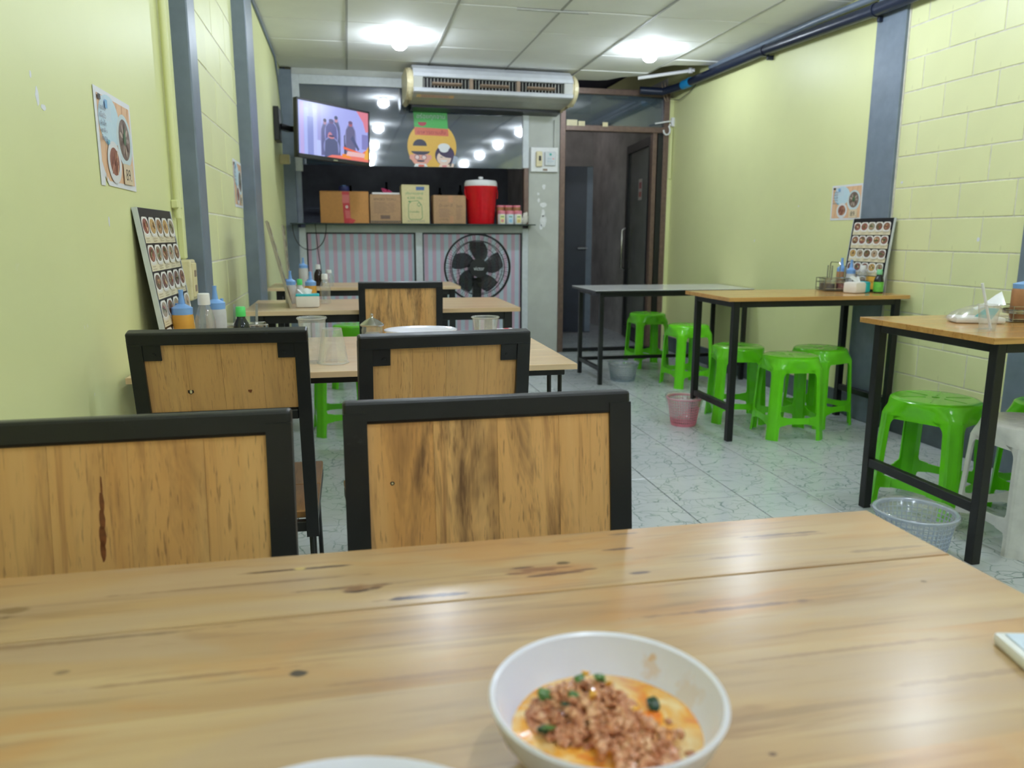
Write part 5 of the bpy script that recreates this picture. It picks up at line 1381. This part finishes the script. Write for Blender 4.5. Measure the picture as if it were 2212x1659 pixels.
# ================================================================== AIR CONDITIONER
ac = empty('air_conditioner', (1.205, 6.40, 2.0), rz=math.radians(1.5), label='long ageing air conditioner under the ceiling above the hatch', cat='air conditioner')
X0, X1 = -0.655, 0.655
MB().prism([(0.10, 0.398), (0.085, 0.388), (0.035, 0.362), (0.0, 0.325), (-0.008, 0.300), (0.0, 0.295), (0.10, 0.30), (0.45, 0.40)], 'x', X0, X1).build('top_casing', M['ac'], ac)
MB().bx(X0, X1, 0.055, 0.45, 0.195, 0.30).build('grille_recess', M['grille'], ac)
MB().bx(X0, X0+0.075, 0.0, 0.06, 0.195, 0.297, 0.003).build('side_panel', M['ac_under'], ac)
MB().bx(X1-0.075, X1, 0.0, 0.06, 0.195, 0.297, 0.003).build('side_panel', M['ac_under'], ac)
MB().prism([(-0.012, 0.205), (-0.005, 0.185), (0.02, 0.178), (0.06, 0.182), (0.06, 0.197), (0.0, 0.215)], 'x', X0, X1).build('lower_lip', M['ac'], ac)
gx0, gx1 = X0+0.075, X1-0.075
for i in range(1, 3):
    xx = gx0+(gx1-gx0)*i/3
    MB().bx(xx-0.014, xx+0.014, 0.0, 0.055, 0.203, 0.297).build('grille_post', M['louver'], ac)
for i in range(3):
    a = gx0+(gx1-gx0)*i/3+0.075; b2 = gx0+(gx1-gx0)*(i+1)/3-0.075
    MB().box(((a+b2)/2, 0.018, 0.250), (b2-a, 0.03, 0.012), (-0.4, 0, 0)).build('louver', M['louver'], ac)
fin = MB()
nf = 42
for i in range(nf):
    xx = gx0+0.012+(gx1-gx0-0.024)*i/(nf-1)
    fin.bx(xx-0.0022, xx+0.0022, 0.032, 0.054, 0.20, 0.296)
fin.build('vane', M['ac_under'], ac, kind='stuff')
MB().prism([(0.02, 0.179), (0.10, 0.156), (0.33, 0.142), (0.36, 0.142), (0.36, 0.19), (0.06, 0.196), (0.06, 0.182)], 'x', X0, X1).build('underside', M['ac_under'], ac)
MB().prism([(0.36, 0.12), (0.49, 0.105), (0.49, 0.36), (0.36, 0.36)], 'x', X0+0.02, X1).build('rear_shadow_block', M['blackplastic'], ac)  # black block stands in for the shadow at the lower rear of the unit
for s, xx in ((-1, X0), (1, X1)):
    prof = []
    for i in range(18):
        t = PI*0.42+PI*1.28*i/17
        prof.append((0.155+0.168*math.cos(t), 0.262+0.122*math.sin(t)))
    prof += [(0.46, 0.13), (0.46, 0.385)]
    o = MB().prism(prof, 'x', xx if s > 0 else xx-0.048, xx+0.048 if s > 0 else xx)
    bmesh.ops.bevel(o.bm, geom=o.bm.edges[:], offset=0.012, segments=2, affect='EDGES')
    o.build('end_cap', M['cream'], ac, True)
st2 = Print(); st2.rect(0, 0.30, 0, 0.05, srgb(206, 176, 158)); st2.rect(0, 0.035, 0.0, 0.05, srgb(226, 196, 140)); st2.rect(0.265, 0.30, 0, 0.05, srgb(224, 184, 130)); st2.text('แอร์เย็นสบาย', 0.05, 0.25, 0.012, 0.04, srgb(168, 104, 84))
st2.build('sticker', M['print'], ac, ((X0+0.03, 0.095, 0.1565), (1, 0, 0), (0, -0.93, 0.27)))

# ================================================================== FAN
fan = empty('pedestal_fan', (1.0, 6.08, 0), label='black pedestal fan before the striped counter panels', cat='fan')
FZ, FR = 0.822, 0.262
MB().lathe([(0, 0), (0.19, 0), (0.195, 0.012), (0.17, 0.03), (0.04, 0.045), (0.03, 0.09), (0, 0.09)], 32).build('base', M['blackplastic'], fan, True)
MB().lathe([(0.018, 0.05), (0.018, 0.45), (0.026, 0.46), (0.026, 0.66), (0.0, 0.67)], 16, (0, 0.05, 0)).build('pole', M['blackplastic'], fan, True)
MB().bx(-0.035, 0.035, 0.015, 0.085, 0.52, 0.74, 0.01, 2).build('neck', M['blackplastic'], fan)
mo_ = MB().lathe([(0, -0.01), (0.055, 0.0), (0.066, 0.03), (0.062, 0.10), (0.04, 0.13), (0, 0.135)], 24).build('motor_housing', M['blackplastic'], fan, True)
mo_.rotation_euler = (-PI/2, 0, 0); mo_.location = (0, 0.035, FZ)
gd = MB()
def fring(R, y, r=0.0022, n=56): gd.tube([(R*math.cos(2*PI*i/n), y, R*math.sin(2*PI*i/n)) for i in range(n)], r, 6, True)
fring(FR, 0.0, 0.0065); fring(FR-0.006, 0.012, 0.004); fring(FR*0.80, -0.040, 0.0035); fring(FR*0.62, -0.052, 0.0025); fring(FR*0.44, -0.058, 0.0025)
fring(FR*0.80, 0.055, 0.003)
for i in range(84):
    t = 2*PI*i/84; a = 0.35
    P = []
    for R, y, dt in ((FR, -0.002, 0), (FR*0.93, -0.02, 0.03), (FR*0.80, -0.040, 0.08), (FR*0.55, -0.055, 0.18), (FR*0.27, -0.062, 0.30)):
        P.append((R*math.cos(t+dt*a), y, R*math.sin(t+dt*a)))
    gd.tube(P, 0.0011, 4)
    if i % 2 == 0:
        gd.tube([(FR*math.cos(t), 0.002, FR*math.sin(t)), (FR*0.9*math.cos(t), 0.04, FR*0.9*math.sin(t)), (FR*0.3*math.cos(t), 0.065, FR*0.3*math.sin(t))], 0.0011, 4)
o = gd.build('guard', M['blackplastic'], fan); o.location = (0, 0, FZ)
cp = MB().lathe([(0, 0.0), (0.060, 0.0), (0.072, 0.006), (0.072, 0.012), (0, 0.014)], 32).build('guard_cap', M['blackplastic'], fan, True)
cp.rotation_euler = (PI/2, 0, 0); cp.location = (0, -0.058, FZ)
q = Print(); q.text('victor', -0.042, 0.042, -0.014, 0.014, srgb(214, 218, 224)); q.build('lettering', M['print'], fan, ((0, -0.0735, FZ-0.004), (1, 0, 0), (0, 0, 1)))
hb = MB().lathe([(0, -0.03), (0.04, -0.025), (0.045, 0.02), (0, 0.02)], 20).build('hub', M['blackplastic'], fan, True); hb.rotation_euler = (PI/2, 0, 0); hb.location = (0, 0.0, FZ)
for k in range(5):
    t0 = 2*PI*k/5; q = MB(); rows = []
    for i in range(9):
        u = i/8; row = []
        ww = 0.30+0.42*math.sin(PI*min(1, 0.2+0.75*u))
        for j in range(5):
            R = 0.04+(FR*0.78-0.04)*u; a = t0+(j/4-0.5)*ww*1.5+0.35*u
            row.append(q.bm.verts.new((R*math.cos(a), 0.016*(j/4-0.5)*2, R*math.sin(a))))
        rows.append(row)
    for a, b2 in zip(rows, rows[1:]):
        for j in range(4): q.bm.faces.new((a[j], b2[j], b2[j+1], a[j+1]))
    o = q.build('blade', M['fan_blade'], fan, True); o.location = (0, 0, FZ)

# ================================================================== THINGS ON THE COUNTER SHELF
SZ = 1.1705
def carton(label, x0, x1, y0, y1, h, mat, prints, rz=0.0, name='cardboard_box', flap=True):
    cxx, cyy = (x0+x1)/2, (y0+y1)/2; w, d = x1-x0, y1-y0
    c = empty(name, (cxx, cyy, SZ), rz, label, 'box', 'cartons on the counter shelf')
    MB().bx(-w/2, w/2, -d/2, d/2, 0, h, 0.004).build('carton', M[mat], c)
    if flap:
        for s in (-1, 1): MB().bx(-w/2+0.002, w/2-0.002, min(s*0.001, s*d/2), max(s*0.001, s*d/2), h, h+0.003).build('flap', M[mat], c)
    if prints:
        p = Print(); prints(p, w, h); p.build('print', M['print'], c, ((-w/2, -d/2-0.0006, 0), (1, 0, 0), (0, 0, 1)))
    return c
def pr1(p, w, h):
    p.poly([(w*0.45, h), (w*0.60, h), (w*0.62, 0.0), (w*0.48, 0)], srgb(200, 44, 52)); p.poly([(w*0.60, h*0.18), (w*0.72, h*0.10), (w*0.66, 0), (w*0.58, 0)], srgb(206, 60, 62))
    p.rect(w*0.455, w*0.6, h*0.64, h*0.9, srgb(222, 110, 112)); p.ell(w*0.545, h*0.52, 0.012, 0.013, srgb(240, 206, 206)); p.poly([(w*0.50, h*0.42), (w*0.60, h*0.40), (w*0.61, h*0.16), (w*0.52, h*0.16)], srgb(220, 104, 106))
def pr2(p, w, h):
    p.text('SPICED TOFU', w*0.12, w*0.82, h*0.80, h*0.88, srgb(120, 94, 78))
    for i in range(9): p.rect(w*0.12, w*(0.5+0.05*(i % 3)), h*(0.72-0.045*i), h*(0.735-0.045*i), srgb(150, 118, 96))
    for i in range(7): p.rect(w*0.58, w*(0.78+0.04*(i % 2)), h*(0.70-0.05*i), h*(0.715-0.05*i), srgb(150, 118, 96))
    p.rect(w*0.33, w*0.64, h*0.16, h*0.29, srgb(120, 94, 78))
    p.rect(0, w, h*0.03, h*0.10, srgb(60, 52, 48))
    for i in range(18): p.poly([(w*(i/18+0.01), h*0.035), (w*(i/18+0.03), h*0.035), (w*(i/18+0.05), h*0.095), (w*(i/18+0.03), h*0.095)], srgb(190, 156, 124))
def pr3(p, w, h):
    GG = srgb(90, 150, 96)
    p.rect(w*0.52, w*0.82, h*0.87, h*0.96, srgb(84, 110, 160)); p.text('ปริมาณสุทธิ', w*0.14, w*0.78, h*0.74, h*0.82, GG); p.text('4,500 กรัม', w*0.2, w*0.74, h*0.63, h*0.71, GG); p.rect(w*0.24, w*0.32, h*0.56, h*0.59, GG)
    for (a, b2, c, d) in ((0.24, 0.16, 0.24, 0.50), (0.24, 0.50, 0.34, 0.58), (0.34, 0.58, 0.58, 0.60), (0.58, 0.60, 0.72, 0.48), (0.72, 0.48, 0.74, 0.16), (0.74, 0.16, 0.68, 0.11), (0.68, 0.11, 0.30, 0.11), (0.30, 0.11, 0.24, 0.16)): p.line(w*a, h*b2, w*c, h*d, 0.004, GG)
    p.ell(w*0.62, h*0.50, w*0.06, h*0.05, GG, 16); p.ell(w*0.62, h*0.50, w*0.045, h*0.037, srgb(222, 208, 160), 16)
    p.text('น้ำมันพืช', w*0.28, w*0.62, h*0.29, h*0.34, GG)
    p.text('สินค้า 4 x 4,500', w*0.2, w*0.82, h*0.05, h*0.09, srgb(120, 120, 140))
def pr4(p, w, h):
    BRN = srgb(128, 100, 84)
    p.rect(w*0.46, w*0.60, h*0.76, h, srgb(196, 146, 108)); p.rect(w*0.50, w*0.62, h*0.02, h*0.28, srgb(196, 146, 108))
    p.text('QUALITY', w*0.17, w*0.42, h*0.78, h*0.84, srgb(160, 126, 106)); p.text('น้ำ ปลา ดี', w*0.17, w*0.58, h*0.60, h*0.71, BRN); p.text('โซดา', w*0.70, w*0.88, h*0.58, h*0.69, BRN)
    for i in range(8): p.rect(w*0.17, w*(0.45+0.04*(i % 3)), h*(0.52-0.04*i), h*(0.535-0.04*i), srgb(160, 126, 106))
    for i in range(9): p.rect(w*0.70, w*(0.84+0.04*(i % 2)), h*(0.52-0.045*i), h*(0.535-0.045*i), srgb(160, 126, 106))
    p.text('1 x 12 ขวด', w*0.17, w*0.44, h*0.13, h*0.19, BRN)
carton('orange brown carton with a red ribbon of tape, leftmost on the counter shelf', -0.215, 0.188, 6.80, 7.08, 0.262, 'card_orange', pr1)
carton('tan carton of small print with a chequered lower edge, under the pink bag', 0.197, 0.458, 6.79, 7.03, 0.240, 'card_tan', pr2)
carton('tall cream carton printed in green, in the middle of the counter shelf', 0.464, 0.700, 6.78, 7.00, 0.322, 'card_cream', pr3)
carton('small tan carton left of the red cooler', 0.736, 1.017, 6.79, 7.02, 0.240, 'card_tan', pr4)
bl = empty('tape_roll', (-0.015, 6.93, SZ+0.266), label='round dark blue cap on top of the orange carton', cat='lid')
MB().lathe([(0, 0), (0.042, 0), (0.046, 0.006), (0.044, 0.042), (0.030, 0.048), (0, 0.048)], 24).build('shell', M['darkblue'], bl, True)
MB().lathe([(0, 0.048), (0.02, 0.048), (0.018, 0.054), (0, 0.055)], 20).build('knob', M['blue'], bl, True)
ty = MB().prism([(-0.115, -0.07), (0.115, -0.07), (0.115, 0.08), (-0.115, 0.08)], 'z', 0, 0.016).build('foam_tray', M['white']); ty.location = (0.335, 6.90, SZ+0.244)
tag(ty, 'flat white tray on top of the tan carton', 'tray')
pb = MB(); lump(pb.bm, (0, 0, 0), 0.05, rr, 3)
for v_ in pb.bm.verts: v_.co.z = max(-0.006, v_.co.z*0.55)
pbo = pb.build('plastic_bag', M['magenta'], smooth=True); pbo.location = (0.35, 6.90, SZ+0.266); tag(pbo, 'crumpled magenta plastic bag on the white tray', 'bag')
co = empty('drink_cooler', (1.168, 6.90, SZ), label='red drink cooler with a white lid on the counter shelf', cat='cooler')
MB().lathe([(0, 0), (0.112, 0), (0.118, 0.01), (0.140, 0.30), (0.146, 0.312), (0.146, 0.326), (0, 0.326)], 40).build('tub', M['red'], co, True)
MB().lathe([(0.144, 0.326), (0.146, 0.33), (0.143, 0.358), (0.134, 0.374), (0.05, 0.384), (0, 0.385)], 40).build('lid', M['white'], co, True)
MB().lathe([(0.012, 0.384), (0.022, 0.392), (0.020, 0.408), (0, 0.411)], 20).build('lid_knob', M['white'], co, True)
MB().tube([(-0.143, -0.01, 0.30), (-0.146, -0.02, 0.27), (-0.142, -0.05, 0.24), (-0.125, -0.08, 0.21)], 0.004, 6).build('carry_handle', M['red'], co, True)
MB().tube([(0.143, -0.01, 0.30), (0.147, -0.02, 0.27), (0.142, -0.03, 0.22)], 0.004, 6).build('carry_handle', M['red'], co, True)
LC = [srgb(238, 232, 160), srgb(196, 222, 238), srgb(240, 230, 170)]
nm = ['left', 'middle', 'right']
for i in range(3):
    x = 1.340+i*0.074
    b_ = empty('milk_bottle', (x, 6.82, SZ), label='small milk bottle with a pink shoulder, %s of the three in front beside the cooler' % nm[i], cat='bottle', group='small milk bottles by the cooler')
    MB().lathe([(0, 0), (0.033, 0), (0.035, 0.004), (0.035, 0.085), (0.033, 0.09)], 20).build('bottle_body', M['white'], b_, True)
    MB().lathe([(0.0355, 0.088), (0.0355, 0.112), (0.030, 0.118), (0, 0.119)], 20).build('pink_shoulder', M['pink'], b_, True)
    p = Print(); p.rect(-0.02, 0.02, 0.01, 0.08, LC[i]); p.ell(0, 0.03, 0.014, 0.014, [srgb(226, 150, 150), srgb(150, 196, 226), srgb(220, 190, 120)][i]); p.rect(-0.014, 0.014, 0.06, 0.07, srgb(130, 170, 130))
    p.build('label', M['print'], b_, ((0, -0.0358, 0), (1, 0, 0), (0, 0, 1)))
    c_ = empty('milk_bottle', (x+0.004, 6.905, SZ), label='taller milk bottle with a pink lid, %s of the three behind beside the cooler' % nm[i], cat='bottle', group='small milk bottles by the cooler')
    MB().lathe([(0, 0), (0.034, 0), (0.036, 0.004), (0.036, 0.15), (0, 0.151)], 20).build('bottle_body', M['sauce_brown'], c_, True)
    MB().lathe([(0.037, 0.15), (0.037, 0.166), (0, 0.168)], 20).build('lid', M['pink'], c_, True)
bg = MB(); lump(bg.bm, (0, 0, 0), 0.045, rr, 3)
for v_ in bg.bm.verts: v_.co.x *= 0.7; v_.co.z = max(-0.045, v_.co.z*1.1)
o = bg.build('plastic_bag', M['tissue'], smooth=True); o.location = (1.555, 6.845, SZ+0.046); tag(o, 'small pale bag at the right end of the counter shelf', 'bag')

# ================================================================== SWITCH PANEL, PIPES, CABLES
sp = empty('switch_panel', (1.742, YB-0.021, 1.735), label='white switch panel with two modules on the grey pillar', cat='switch panel')
MB().bx(-0.128, 0.122, -0.03, 0.0, -0.105, 0.105, 0.004).build('back_board', M['white'], sp)
MB().bx(-0.085, -0.030, -0.055, -0.03, -0.062, 0.068, 0.005).build('breaker', M['cream'], sp)
MB().bx(-0.062, -0.042, -0.060, -0.055, -0.012, 0.030, 0.002).build('breaker_switch', M['blackplastic'], sp)
MB().bx(-0.005, 0.095, -0.052, -0.03, -0.052, 0.068, 0.008, 2).build('thermostat', M['alu'], sp)
p = Print(); p.ell(0.045, 0.043, 0.011, 0.011, srgb(64, 176, 168)); p.text('COOL', 0.015, 0.055, 0.002, 0.014, srgb(120, 170, 196)); p.rect(0.062, 0.078, 0.002, 0.012, srgb(230, 160, 160)); p.text('MED LOW', 0.015, 0.07, -0.02, -0.011, srgb(130, 170, 200))
p.build('print', M['print'], sp, ((0, -0.0525, 0), (1, 0, 0), (0, 0, 1)))
MB().bx(-0.018, 0.022, -0.032, -0.03, -0.095, -0.078).build('tag_plate', M['louver'], sp)
MB().bx(0.085, 0.105, -0.02, 0.0, 0.106, 0.34, 0.002).build('cable_duct', M['pillar'], sp)

pp_ = empty('drain_pipe', (2.885, 0, 0), label='black drain pipe running along the top of the right wall', cat='pipe')
MB().tube([(0, 2.6, 2.265), (0, 4.0, 2.293), (0, 5.2, 2.340), (0, 6.42, 2.352)], 0.034, 16).build('pipe_run', M['pipe'], pp_, True)
MB().tube([(0, 6.40, 2.352), (-0.004, 6.54, 2.350)], 0.038, 16).build('coupling', M['pipe_blue'], pp_, True)
MB().tube([(-0.004, 6.53, 2.350), (-0.03, 6.66, 2.345), (-0.10, 6.76, 2.33), (-0.3, 6.80, 2.34)], 0.033, 14).build('pipe_elbow', M['pipe'], pp_, True)
for yy, zz in ((4.03, 2.294), (5.2, 2.338)):
    o = MB().lathe([(0.035, -0.012), (0.039, -0.012), (0.039, 0.012), (0.035, 0.012), (0.035, -0.012)], 18).build('clip', M['pipe'], pp_, True)
    o.rotation_euler = (PI/2, 0, 0); o.location = (0, yy, zz)
    MB().bx(0.02, 0.07, yy-0.01, yy+0.01, zz-0.06, zz-0.03, 0.002).build('bracket', M['pipe'], pp_)
cn = empty('conduit', (2.925, 0, 0), label='thin grey conduit between the black pipe and the ceiling on the right', cat='conduit')
MB().tube([(0, 2.6, 2.335), (-0.005, 4.6, 2.392), (-0.01, 6.1, 2.408)], 0.020, 10).build('tube_run', M['column'], cn, True)
cd = empty('white_conduit', (0, 0, 0), label='white conduit crossing the broken ceiling corner above the pipe', cat='conduit')
MB().tube([(2.46, 6.52, 2.385), (2.87, 6.30, 2.425)], 0.014, 8).build('tube_run', M['white'], cd, True)
MB().lathe([(0.016, -0.02), (0.019, -0.02), (0.019, 0.02), (0.016, 0.02)], 12, (2.84, 6.315, 2.422)).build('joint', M['white'], cd, True)
wv = empty('corner_wires', (2.86, 6.83, 2.20), label='thin brown wires drooping at the top of the right corner', cat='wire')
MB().tube([(-0.06, 0.0, 0.22), (-0.03, 0.01, 0.10), (0.0, 0.02, 0.06)], 0.004, 6).build('strand', M['louver'], wv, True)
MB().tube([(-0.03, 0.0, 0.22), (-0.01, 0.0, 0.12), (0.02, 0.02, 0.06)], 0.004, 6).build('strand', M['louver'], wv, True)
MB().tube([(0.02, 0.0, 0.08), (0.06, -0.12, 0.055), (0.075, -0.3, 0.09), (0.08, -0.42, 0.14)], 0.003, 6).build('strand', M['blackplastic'], wv, True)

hk = empty('wall_bracket', (2.93, YB-0.04, 2.09), label='white metal bracket with a curled hook at the right wall corner', cat='bracket')
MB().bx(-0.01, 0.02, -0.03, 0.0, -0.04, 0.04, 0.004).build('plate', M['white'], hk)
MB().bar((0.0, -0.02, 0.01), (-0.17, -0.03, -0.02), 0.012, 0.012).build('arm', M['white'], hk)
MB().tube([(-0.02, -0.03, -0.02)]+[(-0.055+0.032*math.cos(t), -0.03, -0.075+0.04*math.sin(t)) for t in [0.9, 0.3, -0.4, -1.1, -1.8, -2.5, -3.2]], 0.008, 8).build('hook', M['white'], hk, True)
MB().bx(-0.012, 0.012, -0.012, 0.0, -0.50, -0.06, 0.002).build('cable_duct', M['wall'], hk)

yc = empty('yellow_conduit', (XL, 0, 0), label='yellow painted conduit up the left wall beside the first grey column', cat='conduit')
MB().bx(-0.001, 0.018, 2.515, 2.548, 1.0, ZC, 0.003).build('duct', M['wall'], yc)
MB().tube([(0.014, 2.47, 1.12), (0.014, 2.47, ZC-0.01)], 0.010, 10).build('tube_run', M['wall'], yc, True)
for zz in (1.16, 1.75, 2.2): MB().bx(0, 0.02, 2.452, 2.515, zz-0.012, zz+0.012, 0.003).build('clip', M['wall'], yc)
sb = empty('socket_box', (XL, 2.545, 0.935), label='cream socket box on the left wall below the yellow conduit', cat='socket')
MB().bx(0, 0.032, -0.035, 0.038, -0.062, 0.062, 0.006, 2).build('back_box', M['cream'], sb)
MB().bx(0.030, 0.036, -0.028, 0.030, -0.052, 0.052, 0.002).build('face_plate', M['card_cream'], sb)
for zz in (-0.025, 0.02): MB().bx(0.0355, 0.038, -0.012, 0.012, zz-0.01, zz+0.01, 0.001).build('socket_outlet', M['louver'], sb)

cb = empty('hanging_cable', (0, 6.715, 0), label='black cable looped from the shelf over the striped panel', cat='cable')
pts = []
for i in range(22):
    t = PI*i/21; pts.append((-0.305-0.135*math.cos(t), 0.0, 1.165-0.215*math.sin(t)**0.8 if 0 < t < PI else 1.165))
MB().tube(pts, 0.004, 6).build('loop', M['blackplastic'], cb, True)
MB().tube([(-0.258, 0.0, 1.165), (-0.245, 0.0, 0.95), (-0.225, 0.01, 0.78), (-0.208, 0.03, 0.40), (-0.20, 0.03, 0.02)], 0.0035, 6).build('drop', M['blackplastic'], cb, True)
c2 = empty('ceiling_cable', (0, 0, 0), label='dark cable along the top edge of the left wall', cat='cable')
MB().tube([(XL+0.008, 3.0, ZC-0.012), (XL+0.008, 5.4, ZC-0.013), (XL+0.009, 6.45, ZC-0.02), (XL+0.012, 6.65, ZC-0.16), (XL+0.015, 6.78, 2.10), (XL+0.02, 6.82, 1.95)], 0.008, 8).build('run', M['column'], c2, True)

# weak fill lamps, added out of sight to brighten the kitchen and corridor
for nm_, (x, y), lb in (('kitchen_fill_lamp', (0.5, 7.75), 'added weak fill lamp brightening the kitchen behind the tinted pane'), ('corridor_fill_lamp', (2.30, 8.75), 'added weak fill lamp brightening the corridor beyond the door')):
    o = empty(nm_, (x, y, 2.42), label=lb, cat='lamp')
    MB().lathe([(0, 0.32), (0.008, 0.32), (0.008, 0.0), (0.04, 0.0), (0.04, -0.02), (0, -0.022)], 16).build('socket', M['white'], o, True)
    MB().lathe([(0.034, -0.02), (0.05, -0.04), (0.055, -0.06), (0.04, -0.085), (0, -0.095)], 16).build('globe', M['fill_bulb'], o, True)

for (y, z, w, h, sd) in ((1.30, 1.30, 0.010, 0.008, 1), (1.325, 1.30, 0.006, 0.005, 2), (1.49, 1.30, 0.008, 0.016, 3), (1.515, 1.285, 0.012, 0.006, 4), (1.47, 1.33, 0.004, 0.006, 5), (1.83, 1.10, 0.004, 0.012, 6)):
    MB().prism(blob(y, z, w, h, sd), 'x', XL, XL+0.0005).build('paint_scuff', M['sheet'], wall_left)
for (y, z, w, h, sd) in ((5.30, 1.04, 0.006, 0.012, 7), (4.75, 1.27, 0.006, 0.006, 8), (3.20, 1.06, 0.010, 0.012, 9), (3.77, 1.36, 0.010, 0.007, 10)):
    MB().prism(blob(y, z, w, h, sd), 'x', XR-0.0009, XR-0.0002).build('paint_scuff', M['sheet'], wall_right)
